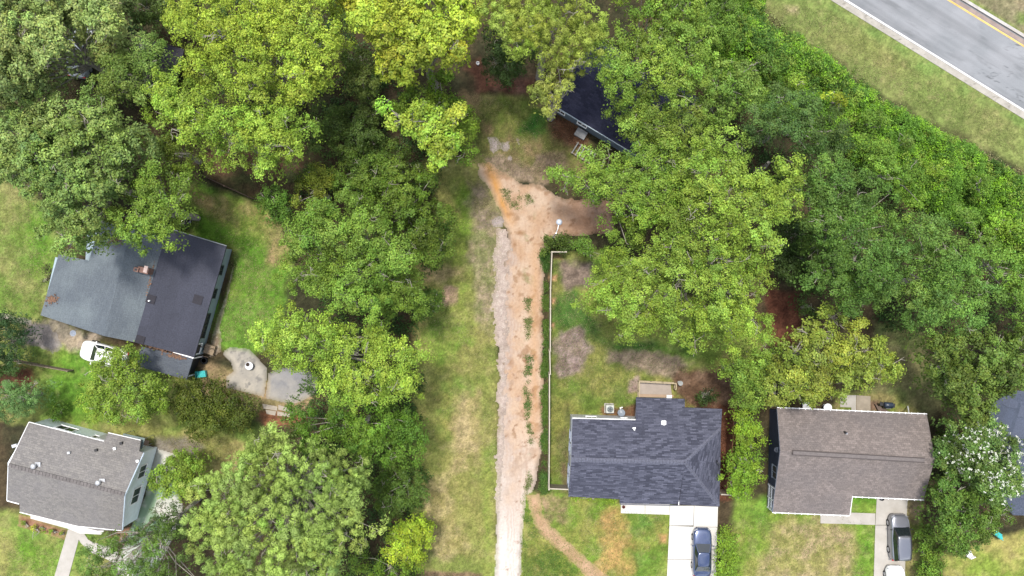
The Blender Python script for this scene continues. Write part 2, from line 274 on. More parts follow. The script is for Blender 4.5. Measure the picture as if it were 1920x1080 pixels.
# (outline in photo pixels on the ground, two colours, softness m, edge wobble m, patch size m)
PAINT = [
 ([(-800, -800), (2800, -800), (2800, 2000), (-800, 2000)], *FLOOR, .1, 0, 3),
 ([(-300, 340), (60, 340), (95, 420), (120, 480), (80, 620), (-300, 620)], (114, 142, 62), (154, 154, 94), .8, .8, 2.6),
 ([(45, 360), (95, 400), (110, 480), (60, 520), (35, 450)], *LUSH, .8, .8, 2),
 ([(350, 340), (470, 375), (560, 420), (560, 460), (540, 520), (520, 640), (470, 670), (405, 650), (440, 470), (340, 430)], *LUSH, .6, .4, 2.5),
 ([(355, 350), (470, 380), (545, 420), (548, 455), (480, 450), (400, 410), (350, 395)], (122, 140, 62), (168, 150, 100), .8, .6, 1.6),
 ([(500, 430), (545, 430), (540, 500), (505, 490)], (140, 140, 80), (172, 150, 108), .6, .5, 1.5),
 ([(395, 560), (500, 570), (500, 640), (430, 655), (400, 640)], (94, 142, 48), (112, 152, 58), .8, .3, 2),
 ([(370, 270), (600, 280), (600, 350), (470, 350), (390, 330)], (80, 84, 52), (112, 84, 66), .6, .5, 1.5),
 ([(-300, 600), (90, 600), (180, 640), (360, 700), (440, 760), (480, 800), (480, 860), (380, 880), (300, 840), (260, 830), (40, 790), (-300, 780)], *LAWN, .7, .5, 2.2),
 ([(160, 640), (110, 650), (90, 690), (180, 720), (260, 700)], *LUSH, .6, .6, 1.8),
 ([(90, 700), (160, 705), (200, 790), (120, 800), (90, 780)], *LUSH, .8, .6, 2.0),
 ([(0, 690), (60, 690), (60, 730), (-20, 740), (-60, 700)], (96, 62, 46), (122, 84, 62), .5, .4, 1),
 ([(50, 605), (110, 610), (180, 630), (160, 665), (100, 650), (50, 640)], (150, 140, 122), (176, 160, 140), .5, .6, 1.2),
 ([(300, 820), (350, 805), (460, 830), (470, 900), (380, 900), (330, 870)], (146, 146, 82), (176, 156, 108), .6, .5, 1.6),
 ([(292, 822), (350, 818), (385, 838), (355, 852), (290, 848)], (140, 132, 118), (156, 146, 128), .4, .3, .8),
 ([(-300, 930), (60, 960), (200, 1000), (200, 1300), (-300, 1300)], (122, 150, 66), (160, 160, 92), .6, .3, 2.4),
 ([(40, 1010), (110, 1030), (100, 1070), (30, 1060)], (94, 142, 44), (120, 158, 56), .8, .6, 2),
 ([(430, 690), (380, 680), (365, 740), (430, 760), (500, 790), (560, 800), (570, 770), (600, 740)], (140, 128, 88), (168, 144, 110), .4, .3, 1),
 ([(480, 770), (590, 775), (560, 800), (500, 800)], (130, 84, 62), (150, 104, 76), .3, .3, .8),
 # middle strip of rough grass
 ([(800, 300), (905, 300), (945, 420), (930, 560), (935, 760), (925, 1300), (790, 1300), (770, 900), (780, 600), (760, 500), (820, 420)], *STRAW, .5, .4, 3.2),
 ([(860, 330), (905, 380), (890, 470), (850, 520), (830, 480), (850, 400)], (120, 150, 56), (146, 160, 74), .8, .8, 1.8),
 ([(800, 560), (870, 540), (880, 640), (820, 700), (795, 660)], (116, 146, 58), (146, 156, 78), .9, 1.0, 1.6),
 ([(820, 700), (900, 720), (890, 800), (830, 830)], (122, 148, 66), (156, 154, 84), .9, 1.0, 1.6),
 ([(832, 536), (858, 538), (858, 566), (834, 566)], (186, 156, 132), (168, 146, 116), .3, .5, .8),
 ([(800, 495), (870, 505), (860, 530), (790, 530)], (170, 154, 106), (180, 160, 118), .6, .7, 1.2),
 ([(860, 740), (900, 735), (895, 850), (850, 880), (840, 830)], (172, 158, 106), (186, 168, 124), .8, .9, 1),
 ([(800, 920), (850, 880), (850, 960), (880, 1020), (820, 1060), (795, 1000)], (168, 156, 100), (184, 168, 122), .8, .9, 1),
 ([(780, 1068), (905, 1074), (905, 1100), (780, 1100)], (120, 98, 78), (140, 116, 92), .2, .2, .8),
 ([(905, 840), (924, 840), (922, 1090), (905, 1090)], (126, 146, 66), (146, 154, 78), .4, .3, 1),
 ([(880, 380), (935, 380), (935, 560), (925, 620), (890, 600), (880, 480)], (140, 140, 96), (170, 154, 126), .6, .6, .8),
 # top clearing
 ([(870, 170), (1030, 190), (1110, 270), (1100, 330), (1010, 340), (900, 330), (860, 260), (860, 200)], (120, 124, 66), (140, 120, 88), .6, .6, 1.4),
 ([(930, 170), (1000, 180), (1040, 240), (1000, 260), (930, 250), (900, 210)], (112, 130, 56), (136, 138, 74), .8, .8, 1.4),
 ([(1000, 200), (1030, 215), (1030, 250), (1005, 262), (975, 245)], (62, 112, 44), (88, 126, 52), .5, .4, 1),  # tree shadow painted into the grass as darker green
 ([(875, 130), (900, 110), (925, 150), (1000, 150), (1010, 180), (900, 172)], (112, 76, 60), (134, 98, 82), .5, .4, 1),
 ([(1030, 205), (1105, 250), (1100, 290), (1060, 270), (1025, 235)], (104, 78, 60), (136, 106, 84), .4, .3, .7),
 ([(900, 290), (960, 290), (1010, 320), (1000, 345), (930, 330)], (140, 122, 102), (160, 140, 120), .4, .6, .7),
 ([(1000, 290), (1060, 280), (1060, 330), (1010, 345)], (158, 136, 118), (140, 122, 98), .4, .5, .7),
 ([(876, 340), (905, 340), (935, 400), (930, 440), (895, 430)], (150, 134, 116), (130, 122, 88), .4, .5, .6),
 # fenced yard
 ([(1032, 470), (1150, 470), (1300, 560), (1440, 640), (1400, 700), (1380, 780), (1070, 790), (1065, 925), (1028, 922)], (108, 130, 56), (142, 142, 76), .25, .15, 2.2),
 ([(1035, 560), (1080, 540), (1130, 640), (1300, 640), (1300, 670), (1160, 660), (1090, 620), (1040, 610)], (78, 116, 50), (96, 128, 52), .8, .6, 2),  # the oak's shade on the yard, put into the grass colour
 ([(1045, 490), (1110, 490), (1110, 540), (1060, 545)], (124, 108, 96), (150, 132, 118), .5, .5, .7),
 ([(1050, 620), (1090, 610), (1108, 650), (1090, 700), (1050, 705), (1040, 660)], (140, 120, 112), (166, 146, 138), .4, .5, .6),
 ([(1140, 655), (1250, 665), (1300, 680), (1270, 710), (1190, 690), (1140, 680)], (140, 122, 106), (160, 142, 122), .4, .5, .6),
 ([(1270, 690), (1400, 690), (1385, 800), (1290, 762), (1265, 740), (1262, 716)], (104, 80, 62), (134, 108, 88), .4, .4, .8),
 ([(1178, 712), (1196, 704), (1196, 735), (1180, 735)], (156, 134, 124), (170, 150, 136), .2, .3, .6),
 ([(1028, 474), (1052, 474), (1052, 486), (1032, 488)], (196, 156, 120), (180, 140, 106), .2, .3, .6),
 ([(1028, 515), (1046, 515), (1046, 530), (1030, 530)], (200, 158, 118), (180, 140, 106), .15, .3, .6),
 ([(1028, 558), (1044, 558), (1042, 572), (1030, 572)], (200, 158, 118), (180, 140, 106), .15, .3, .6),
 ([(1030, 600), (1044, 602), (1042, 616), (1030, 616)], (200, 158, 118), (180, 140, 106), .15, .3, .6),
 ([(1066, 760), (1066, 925), (1050, 925), (1046, 840)], (116, 120, 70), (120, 104, 78), .4, .4, .8),
 ([(1130, 765), (1192, 760), (1192, 784), (1130, 780)], (130, 96, 72), (110, 84, 64), .2, .3, .7),
 ([(1345, 760), (1386, 765), (1376, 940), (1345, 940)], (110, 72, 54), (92, 62, 48), .2, .2, .8),
 # front lawns
 ([(975, 920), (1066, 925), (1260, 945), (1252, 1300), (978, 1300)], (118, 146, 56), (150, 150, 78), .3, .25, 1.8),
 ([(1010, 930), (1070, 930), (1060, 980), (1020, 990)], (160, 136, 106), (130, 132, 76), .4, .7, .7),
 ([(1130, 960), (1165, 955), (1180, 1020), (1210, 1080), (1120, 1080), (1130, 1020)], (192, 156, 100), (168, 150, 84), .7, .9, 1.0),
 ([(1236, 1002), (1250, 1002), (1250, 1020), (1236, 1020)], (190, 146, 100), (176, 136, 90), .3, .2, .6),
 ([(1170, 950), (1236, 970), (1230, 1010), (1180, 1000)], (96, 136, 58), (118, 146, 60), .8, .7, 1.6),
 ([(1180, 1030), (1248, 1040), (1240, 1090), (1190, 1090)], (96, 136, 50), (118, 146, 60), .8, .7, 1.6),
 ([(1380, 930), (1440, 940), (1640, 975), (1640, 1300), (1345, 1300)], (124, 152, 58), (156, 158, 84), .3, .25, 2.0),
 ([(1440, 985), (1520, 975), (1600, 1000), (1600, 1090), (1430, 1090)], (160, 154, 94), (180, 160, 124), .8, .9, 1.3),
 ([(1610, 985), (1640, 985), (1640, 1100), (1605, 1100)], (104, 150, 50), (122, 156, 58), .5, .3, 1.5),
 ([(1375, 930), (1445, 935), (1440, 985), (1380, 990)], (104, 148, 54), (128, 154, 64), .7, .4, 1.5),
 ([(1590, 920), (1648, 920), (1648, 965), (1590, 965)], (106, 150, 50), (130, 158, 64), .3, .1, 1.2),
 ([(1690, 925), (1732, 925), (1726, 1100), (1690, 1100)], (116, 132, 58), (144, 136, 86), .3, .2, 1.4),
 ([(1700, 935), (1730, 935), (1720, 980), (1700, 970)], (150, 132, 104), (140, 130, 88), .3, .3, .8),
 ([(1770, 1040), (1860, 1010), (2300, 940), (2300, 1300), (1770, 1300)], (136, 156, 66), (168, 160, 94), .4, .3, 2),
 ([(1640, 600), (1725, 600), (1760, 700), (1770, 760), (1740, 780), (1600, 770), (1570, 740), (1640, 720)], (110, 122, 70), (132, 128, 86), .6, .5, 1.6),
 ([(1570, 735), (1680, 740), (1720, 780), (1560, 775)], (124, 140, 62), (150, 140, 92), .4, .4, 1.2),
 ([(1605, 748), (1650, 750), (1650, 772), (1605, 770)], (154, 124, 104), (126, 104, 84), .3, .3, .7),
 ([(1440, 540), (1500, 550), (1500, 640), (1440, 650)], (98, 60, 46), (118, 76, 58), .4, .4, 1.2),
 # roadside
 ([(1400, -400), (1800, -400), (2400, 500), (2000, 370), (1920, 320), (1700, 205), (1500, 75), (1425, 5)], *VERGE, .8, .5, 4),
 ([(1532, 0), (1555, 0), (1925, 224), (1925, 240), (1700, 112)], (122, 146, 76), (136, 150, 84), .5, .4, 1.5),
 ([(1470, 10), (1500, 10), (1500, 26), (1470, 26)], (180, 168, 128), (160, 156, 104), .3, .3, .7),
 ([(1500, 50), (1620, 60), (1700, 110), (1690, 140), (1560, 90)], (150, 150, 92), (140, 148, 84), .9, .9, 2),
 ([(1700, -600), (1818, -5), (1930, 66), (2500, 400), (2900, -600)], (134, 130, 96), (152, 140, 112), .3, .1, 1.5),
 ([(1905, 20), (1990, 20), (1990, 60), (1905, 45)], (112, 132, 72), (126, 140, 80), .5, .4, 1),
]
PW = [([P(a, b)[:2] for a, b in p], lin(c1) * K, lin(c2) * K, s, wb, ps) for p, c1, c2, s, wb, ps in PAINT]
def paint(x, y):
    col = np.zeros((*x.shape, 3))
    for i, (p, c1, c2, s, wb, ps) in enumerate(PW):
        a = np.asarray(p); mg = s + wb + .3
        m = (x > a[:, 0].min() - mg) & (x < a[:, 0].max() + mg) & (y > a[:, 1].min() - mg) & (y < a[:, 1].max() + mg)
        if not m.any(): continue
        xs, ys = x[m], y[m]
        if i == 0: k = np.ones(xs.shape)
        else:
            d = sdist(xs, ys, p) + (fbm(xs, ys, 1.3, 50 + i % 5, 4) - .5) * 3.0 * wb
            k = np.clip((d + s) / (2 * s), 0, 1); k = k * k * (3 - 2 * k)
        f = np.clip((fbm(xs, ys, ps, 11 + i % 7, 6) - .5) * 3.4 + .5, 0, 1)[:, None]
        c = c1 * (1 - f) + c2 * f
        col[m] = col[m] * (1 - k[:, None]) + c * k[:, None]
    # thatch and bare specks
    g = np.clip((fbm(x, y, .55, 31, 3) - .5) * 4 + .5, 0, 1)[..., None]
    col = col * (0.88 + 0.22 * g)
    d = np.clip((fbm(x, y, .8, 33, 6) - .56) * 7, 0, 1)[..., None] * np.clip((col[..., 1:2] - .08) * 12, 0, 1) * .22    # thin dry thatch showing through the green
    col = col * (1 - d) + lin((190, 172, 126)) * K * d
    h = fbm(x, y, .32, 36, 3); col = col * (1 + np.clip((h - .5) * .9, -.2, .2) + rng.normal(0, .085, x.shape))[..., None]     # blades and clods
    return np.clip(col, .005, 1)
def axis(lo, hi, step, far):
    f = np.arange(lo, hi + step / 2, step); o = np.array([2, 6, 14, 30, 60, 120, 240, far])
    return np.concatenate([(lo - o)[::-1], f, hi + o])
gx = axis(-57, 57, 0.13, 420); gy = axis(-34, 34, 0.13, 420)
X, Y = np.meshgrid(gx, gy, indexing='ij')
relief = (fbm(X, Y, 6.0, 3, 3) - .5) * 0.06 - 0.03
V = np.stack([X, Y, relief * 0], -1).reshape(-1, 3)
nx_, ny_ = X.shape; I = np.arange(nx_ * ny_).reshape(nx_, ny_)
F = np.stack([I[:-1, :-1], I[1:, :-1], I[1:, 1:], I[:-1, 1:]], -1).reshape(-1, 4)
gcol = paint(X, Y); far_ = np.clip(np.maximum((np.abs(X) - 57.2) / 3, (np.abs(Y) - 34.2) / 3), 0, 1)[..., None]; gcol = (gcol * (1 - far_) + lin((104, 124, 66)) * K * far_).reshape(-1, 3)
tag(mesh_np("ground", V, F, GROUND, col=gcol), "lawns, rough grass and bare forest floor of the lots seen from above", None, kind='structure')

def sheet(name, poly, z, m, cf, wob=0.25, ws=0.9, step=0.11, label=None, holes=(), soft=.5, grain=0., under=None):
    """a ragged-edged thin layer lying on the ground"""
    p = PP(poly); a = np.asarray(p); xs = np.arange(a[:, 0].min() - 1, a[:, 0].max() + 1, step); ys = np.arange(a[:, 1].min() - 1, a[:, 1].max() + 1, step)
    X, Y = np.meshgrid(xs, ys, indexing='ij'); d = sdist(X, Y, p) + (fbm(X, Y, ws, 71, 5) - .5) * 4 * wob
    for hp, hw in holes: d = np.minimum(d, -sdist(X, Y, PP(hp)) + (fbm(X, Y, .5, 72, 4) - .5) * 4 * hw)
    if grain: d = d + (fbm(X, Y, .28, 73, 3) - .5) * grain
    D = d; k = D > 0; I = np.cumsum(k.ravel()).reshape(k.shape) - 1
    full = k[:-1, :-1] & k[1:, :-1] & k[1:, 1:] & k[:-1, 1:]
    F = np.stack([I[:-1, :-1], I[1:, :-1], I[1:, 1:], I[:-1, 1:]], -1)[full]
    V = np.stack([X[k], Y[k], np.full(k.sum(), z)], -1)
    e = np.clip(D[k] / soft, 0, 1)[:, None]
    col = cf(X[k], Y[k]); base = under(X[k], Y[k]) if under else paint(X[k], Y[k]); col = base * (1 - e) * .6 + col * (1 - (1 - e) * .6)
    return tag(mesh_np(name, V, F, m, col=col), label, None, kind='structure')
def two(c1, c2, ps, seed, c3=None, th=.62):
    a, b = lin(c1) * K, lin(c2) * K; c = lin(c3) * K if c3 else None
    def f(x, y):
        k = np.clip((fbm(x, y, ps, seed, 6) - .5) * 3.4 + .5, 0, 1)[..., None]; r = a * (1 - k) + b * k
        if c is not None:
            q = np.clip((fbm(x, y, ps * .6, seed + 1, 6) - th) * 9, 0, 1)[..., None]; r = r * (1 - q) + c * q
        return r
    return f
def track_col(x, y):
    r = two((202, 168, 138), (214, 188, 164), 1.6, 21, (178, 146, 118), .58)(x, y)
    py = 540 - y * S; px = 960 + x * S
    def blend(r, k, c): k = np.clip(k, 0, 1)[..., None]; return r * (1 - k) + lin(c) * K * k
    n = fbm(x, y, 1.2, 24, 4) - .5
    r = blend(r, (np.clip((968 + n * 60 - px) / 14, 0, 1) * np.clip((py - 420) / 40, 0, 1)) * (.62 + .9 * (fbm(x, y, .5, 29, 4) - .5)), (198, 182, 172))   # crushed stone trodden into the left half
    r = blend(r, np.clip((fbm(x, y, .8, 28, 5) - .56) * 6, 0, 1) * np.clip(1 - np.abs(px - 991) / 16, 0, 1) * .7, (134, 138, 86))
    r = blend(r, (380 - py) / 60 * 1.0 * ((px - 1040 + n * 60) > 0) * .0, (150, 110, 90))
    r = blend(r, np.clip((px - 1010 + n * 70) / 60, 0, 1) * np.clip((460 - py) / 30, 0, 1) * .55, (168, 124, 100))   # browner towards the oak
    r = blend(r, np.clip(1 - np.abs(px - (918 + (py - 320) * .40)) / 16, 0, 1) * np.clip((440 - py) / 30, 0, 1) * (.75 + n), (214, 158, 92))  # orange clay rim
    r = blend(r, np.clip(1 - np.abs(px - 1003 - n * 14) / 14, 0, 1) * np.clip((py - 430) / 60, 0, 1) * np.clip((900 - py) / 100, 0, 1) * .5, (204, 156, 108))
    r = blend(r, np.clip((py - 790 + n * 120) / 160, 0, 1) * .8, (216, 203, 192))
    r = blend(r, np.clip((py - 960 + n * 100) / 80, 0, 1) * .7, (236, 229, 222))
    # wheel ruts and damp hollows
    for c in (962, 968, 974, 950, 956, 984, 1008):
        r = blend(r, np.clip(1 - np.abs(px - c - n * 14) / 2.6, 0, 1) * (.22 + .8 * n), (178, 140, 112))
    q = np.clip((fbm(x, y, .45, 27, 3) - .70) * 9, 0, 1); r = blend(r, q * .7, (150, 112, 84))
    for cx, cy, a, b in ((964, 460, 5, 14), (960, 402, 14, 4), (975, 437, 12, 6), (958, 680, 6, 10)):
        r = blend(r, np.clip(1.3 - np.hypot((px - cx) / a, (py - cy) / b) + n, 0, 1) * .6, (166, 124, 88))
    return r
sheet("dirt_road", [(892, 306), (918, 304), (945, 322), (980, 345), (1010, 345), (1060, 372), (1150, 372), (1150, 440), (1060, 442), (1030, 452), (1018, 480), (1020, 560), (1020, 760), (1018, 850), (1000, 925), (988, 935), (979, 1010), (978, 1140), (926, 1140), (928, 1000), (930, 860), (938, 700), (935, 560), (950, 440), (936, 396), (912, 350), (896, 330)],
      .004, DIRT, track_col, .15, .9, label="pinkish sandy dirt track up the middle")
sheet("gravel_strip", [(930, 425), (952, 425), (960, 470), (962, 520), (958, 560), (956, 700), (950, 800), (944, 860), (936, 960), (928, 960), (930, 860), (932, 700), (920, 560), (925, 500)],
      .008, GRAVEL, two((208, 190, 178), (186, 168, 158), .35, 41, (212, 198, 186), .60), .24, 1.5, label="pale crushed stone along the left of the track", holes=[([(956, 470), (975, 470), (975, 870), (952, 870)], .5)], soft=.6, grain=.7, under=lambda x, y: paint(x, y) * .5 + track_col(x, y) * .5)
for k, (pl, c) in enumerate([([(912, 256), (930, 254), (940, 266), (956, 266), (958, 280), (944, 284), (938, 278), (926, 290), (918, 286)], 0),
        ([(966, 256), (974, 258), (976, 274), (970, 274)], 0), ([(952, 290), (960, 290), (960, 302), (952, 300)], 0),
        ([(918, 412), (938, 404), (948, 414), (944, 426), (924, 426)], 0)]):
    sheet("bare_gravel_patch", pl, .008, GRAVEL, two((198, 182, 182), (180, 166, 164), .5, 43), .10, .5, label="pale patch of bare gravel")
sheet("footpath", [(983, 925), (1012, 925), (1018, 960), (1035, 985), (1075, 1020), (1110, 1055), (1150, 1085), (1150, 1130), (1100, 1085), (1060, 1045), (1020, 1010), (1000, 985), (990, 950)],
      .006, DIRT, two((206, 170, 138), (188, 154, 120), .8, 44), .12, .6, label="worn soil path curving across the front lawn")
sheet("gravel_drive", [(-200, 570), (0, 585), (60, 600), (62, 612), (0, 604), (-200, 600)], .005, GRAVEL, two((196, 186, 176), (170, 160, 150), .6, 46), .1, .6, label="gravel drive at the left edge")
sheet("gravel_drive", [(40, 622), (66, 604), (92, 606), (104, 626), (118, 650), (100, 664), (70, 650), (40, 640)], .005, GRAVEL, two((166, 158, 152), (140, 132, 128), .5, 47), .2, .6, label="grey gravel patch beside the slate roofed house")
MULCH = two((150, 108, 86), (176, 136, 110), .35, 48)
sheet("mulch_bed", [(34, 962), (60, 968), (128, 992), (124, 1014), (90, 1004), (33, 988)], .006, DIRT, MULCH, .03, .5, label="brown mulch bed with small shrubs")
sheet("mulch_bed", [(222, 995), (246, 985), (262, 960), (280, 968), (262, 1010), (236, 1030), (216, 1012), (190, 1012)], .006, DIRT, MULCH, .05, .5, label="brown mulch bed by the gable corner")

# road, gutters, lines: straight strips across the upper right
def strip(x0, x1, sl0=.6165, sl1=.6165, ext=1400):
    return PP([(x0 - ext, -ext * sl0), (x1 - ext, -ext * sl1), (x1 + ext, ext * sl1), (x0 + ext, ext * sl0)])
def strip_mesh(name, x0, x1, z, m, cf, lab, sl0=.6165, sl1=.6165, nl=1200, nw=20, thick=0, z0=None):
    u = np.linspace(-300, 700, nl); t = np.linspace(0, 1, nw); U, T = np.meshgrid(u, t, indexing='ij')
    px = (x0 + (x1 - x0) * T) + U; py = U * (sl0 + (sl1 - sl0) * T)
    X = (px - 960) / S; Y = (540 - py) / S; V = np.stack([X, Y, np.full(X.shape, z)], -1).reshape(-1, 3)
    I = np.arange(nl * nw).reshape(nl, nw); F = np.stack([I[:-1, :-1], I[:-1, 1:], I[1:, 1:], I[1:, :-1]], -1).reshape(-1, 4)[:, ::-1]
    col = cf(X, Y).reshape(-1, 3)
    if thick:
        b = V.copy(); b[:, 2] -= thick; n0 = len(V); V = np.concatenate([V, b]); col = np.concatenate([col, col])
        sd = [np.stack([I[:-1, j], I[1:, j], I[1:, j] + n0, I[:-1, j] + n0], -1) for j in (0, nw - 1)]; F = np.concatenate([F] + sd)
    return tag(mesh_np(name, V, F, m, col=col), lab, None, kind='structure')
def asph_col(x, y):
    r = two((154, 157, 161), (166, 168, 172), 2.5, 51)(x, y)
    a = atan2(.6165, 1); u = x * cos(a) - y * sin(a); v = x * sin(a) + y * cos(a)     # along / across the road
    s = np.clip((fbm(u / 14, v, 1.0, 52, 5) - .46) * 4, 0, 1)[..., None]; r = r * (1 - s * .25); s = np.clip((fbm(u / 5, v, .5, 55, 5) - .6) * 8, 0, 1)[..., None]; r = r * (1 - s * .2)
    # tyre darkening and crack lines
    q = np.clip(1 - np.abs(fbm(u / 3, v, 1.7, 53, 5) - .5) * 90, 0, 1)[..., None] * np.clip((fbm(u, v, 5, 54, 2) - .55) * 6, 0, 1)[..., None]
    return r * (1 - q * .5)
strip_mesh("road", 1580, 1800, .012, ASPH, asph_col, "light grey two lane road at the top right", .6165, .602, nw=60)
strip_mesh("gutter", 1557, 1580, .03, PAVE, two((196, 190, 180), (182, 176, 166), .5, 55, (150, 144, 134), .66), "concrete gutter on the near side of the road", thick=.03, nw=8)
strip_mesh("edge_line", 1582, 1588.5, .016, mat("road_white", alb(250, 250, 250) * 1.2, .7, .05, 8) and PAVE, two((252, 250, 250), (236, 236, 236), .8, 56), "solid white edge line", .6195, .6195, nw=4)
strip_mesh("edge_line", 1775, 1781.5, .016, PAVE, two((246, 208, 130), (232, 190, 112), .6, 57), "solid yellow edge line", .612, .612, nw=4)
strip_mesh("kerb", 1800, 1811, .15, PAVE, two((214, 210, 206), (190, 184, 178), .6, 58), "concrete kerb on the far side of the road", .602, .602, thick=.15, nw=4)
strip_mesh("tar_seam", 1783, 1796, .0145, ASPH, two((176, 158, 150), (158, 142, 136), .6, 59), "dusty shoulder beside the far kerb", .608, .602, nw=6).name = "road_shoulder"

# ------------------------------------------------------------------ paving
def slab(name, poly, z1, m, label=None, z0=-.05, kind='structure', bevel=.01):
    b = MB(); b.prism(PP(poly), z0, z1); return tag(b.build(name, m, bevel=bevel), label, None, kind=kind)
WC = mat("front_drive_concrete", alb(232, 228, 221), .8, .05, .9, bump=.1)
for q in ([(1256, 948), (1301, 948), (1299.5, 985), (1255, 985)], [(1301.6, 948), (1346, 950), (1345, 988), (1300.1, 987)],
          [(1255, 985.7), (1344.6, 988.7), (1343, 1049), (1252, 1048)], [(1252, 1048.7), (1343, 1049.7), (1340, 1150), (1247, 1150)]):
    slab("driveway", q, .06, WC, "bright concrete driveway of the blue shingled house")
for q in ([(1164, 940), (1209, 940), (1209, 963.5), (1164, 962)], [(1209.6, 940), (1255.4, 940), (1255.4, 965), (1209.6, 963.5)]):
    slab("path", q, .05, WC, "concrete walk along the front of the blue shingled house")
GC = mat("grey_drive_concrete", alb(194, 188, 178), .85, .07, .8, bump=.15, col2=alb(208, 202, 194))
for q in ([(1644, 925), (1702, 925), (1699, 984), (1641, 984)], [(1641, 984.8), (1699, 984.8), (1694, 1150), (1636, 1150)]):
    slab("driveway", q, .05, GC, "grey concrete driveway with two parked cars")
slab("path", [(1538, 955), (1596, 955), (1596, 961), (1641, 962.5), (1640.5, 984), (1538, 981)], .045, GC, "concrete walk before the brown shingled house")
slab("path", [(1575, 741), (1605, 741), (1605, 776), (1596, 776), (1596, 764), (1575, 763)], .045, GC, "concrete pad behind the brown shingled house")
slab("path", [(1606, 741), (1632, 743), (1632, 772), (1606, 771)], .03, mat("old_concrete", alb(178, 166, 148), .9, .15, 1.5), "worn concrete beside the pad")
slab("path", [(128, 992), (152, 997), (116, 1130), (88, 1130)], .05, GC, "straight concrete walk to the white gabled house")
slab("path", [(58, 964), (150, 985), (196, 995), (190, 1002), (150, 1000), (128, 991), (58, 972)], .07, WC, "concrete porch step of the white gabled house")
slab("path", [(141, 999), (158, 1000), (166, 1012), (186, 1020), (205, 1025), (222, 1036), (216, 1056), (196, 1046), (172, 1036), (152, 1018)], .052, GC, "curved concrete walk to the side drive")
def stained(x, y):
    r = two((206, 210, 196), (226, 222, 212), 1.2, 61)(x, y); k = np.clip((fbm(x, y, 2.0, 62, 5) - .50) * 7, 0, 1)[..., None]
    return r * (1 - k) + lin((150, 178, 146)) * K * k
sheet("driveway", [(292, 838), (330, 850), (330, 900), (345, 950), (330, 1000), (300, 1060), (230, 1100), (215, 1060), (246, 985), (270, 930)], .03, PAVE, stained, .05, 1, label="green stained concrete side drive of the white gabled house")
def patio_col(x, y):
    r = two((198, 190, 176), (178, 172, 162), .9, 63, (148, 144, 138), .6)(x, y)
    px = 960 + x * S; py = 540 - y * S; k = np.clip((px - 505) / 4, 0, 1) * (.5 + .9 * (fbm(x, y, 1.4, 64, 4) - .3)) * np.clip((760 - py + (px - 505) * .2) / 40, 0, 1)
    k = np.clip(k, 0, 1)[..., None]; return r * (1 - k) + lin((148, 148, 152)) * K * k
sheet("patio", [(417, 665), (421, 657), (430, 650), (467, 653), (484, 670), (502, 690), (501, 712), (496, 746), (461, 737), (423, 728), (424, 704), (437, 696), (432, 681)], .02, PAVE, patio_col, .03, .8, step=.1, label="old pale concrete patio slab with rounded corner")
sheet("patio", [(501.5, 700), (524, 688), (570, 688), (598, 706), (597, 738), (560, 756), (548, 760), (497, 748), (501, 712)], .024, PAVE, patio_col, .03, .8, step=.1, label="old grey stained concrete patio slab")
for q in ([(492, 757), (520, 762), (520, 770), (494, 766)], [(522, 759), (552, 768), (548, 774), (522, 768)], [(498, 768), (518, 771), (516, 779), (500, 776)], [(520, 771), (546, 776), (544, 782), (520, 779)]):
    slab("paving_slab", q, .04, mat("pale_slab", alb(190, 178, 162), .9, .1, 2), "pale paving slab below the patio")
sheet("stone_edging", [(436, 500), (440, 500), (436, 520), (428, 560), (420, 590), (414, 612), (418, 640), (416, 660), (404, 668), (390, 672), (392, 655), (400, 620), (408, 592), (420, 560), (430, 520)], .03, GRAVEL, two((178, 164, 146), (150, 132, 112), .4, 65, (206, 194, 176), .6), .06, .5, label="rough stone edging along the slate roofed house")
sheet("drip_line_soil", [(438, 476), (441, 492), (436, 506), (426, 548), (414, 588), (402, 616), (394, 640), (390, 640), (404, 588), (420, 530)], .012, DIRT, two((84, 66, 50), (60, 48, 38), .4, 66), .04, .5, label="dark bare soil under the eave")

# ------------------------------------------------------------------ houses
def P3(L): return [P(*q) for q in L]
def offset(poly, d):
    n = len(poly); A = sum(poly[i][0] * poly[(i + 1) % n][1] - poly[(i + 1) % n][0] * poly[i][1] for i in range(n)); sg = 1 if A > 0 else -1
    out = []
    for i in range(n):
        a, b, c = poly[i - 1], poly[i], poly[(i + 1) % n]
        def ln(p, q):
            dx, dy = q[0] - p[0], q[1] - p[1]; L = hypot(dx, dy); nx, ny = -dy / L * sg, dx / L * sg
            return (p[0] + nx * d, p[1] + ny * d, dx, dy)
        x1, y1, dx1, dy1 = ln(a, b); x2, y2, dx2, dy2 = ln(b, c); den = dx1 * dy2 - dy1 * dx2
        if abs(den) < 1e-3: out.append((x2, y2)); continue
        t = ((x2 - x1) * dy2 - (y2 - y1) * dx2) / den; out.append((x1 + dx1 * t, y1 + dy1 * t))
    return out
def walls(org, root, outline, z, inset, wm, name="wall"):
    f = offset([P(a, b, z)[:2] for a, b in outline], inset); MB(org).prism(f, -.05, z - .17).build(name, wm, root); return f
def gable(org, root, a, b, z, apex_z, wm, inset=.3, frac=.5, t=.12, ridge=None):
    """triangle of wall above the plate, from a to b, its apex under the ridge"""
    if ridge is not None:
        q = P(*ridge); dx, dy = b[0] - a[0], b[1] - a[1]; frac = ((q[0] - a[0]) * dx + (q[1] - a[1]) * dy) / (dx * dx + dy * dy); apex_z = q[2] - .42
    MB(org).wallseg(a, b, z - .2, z - .19, z - .19, t, (frac, apex_z)).build("gable_wall", wm, root)
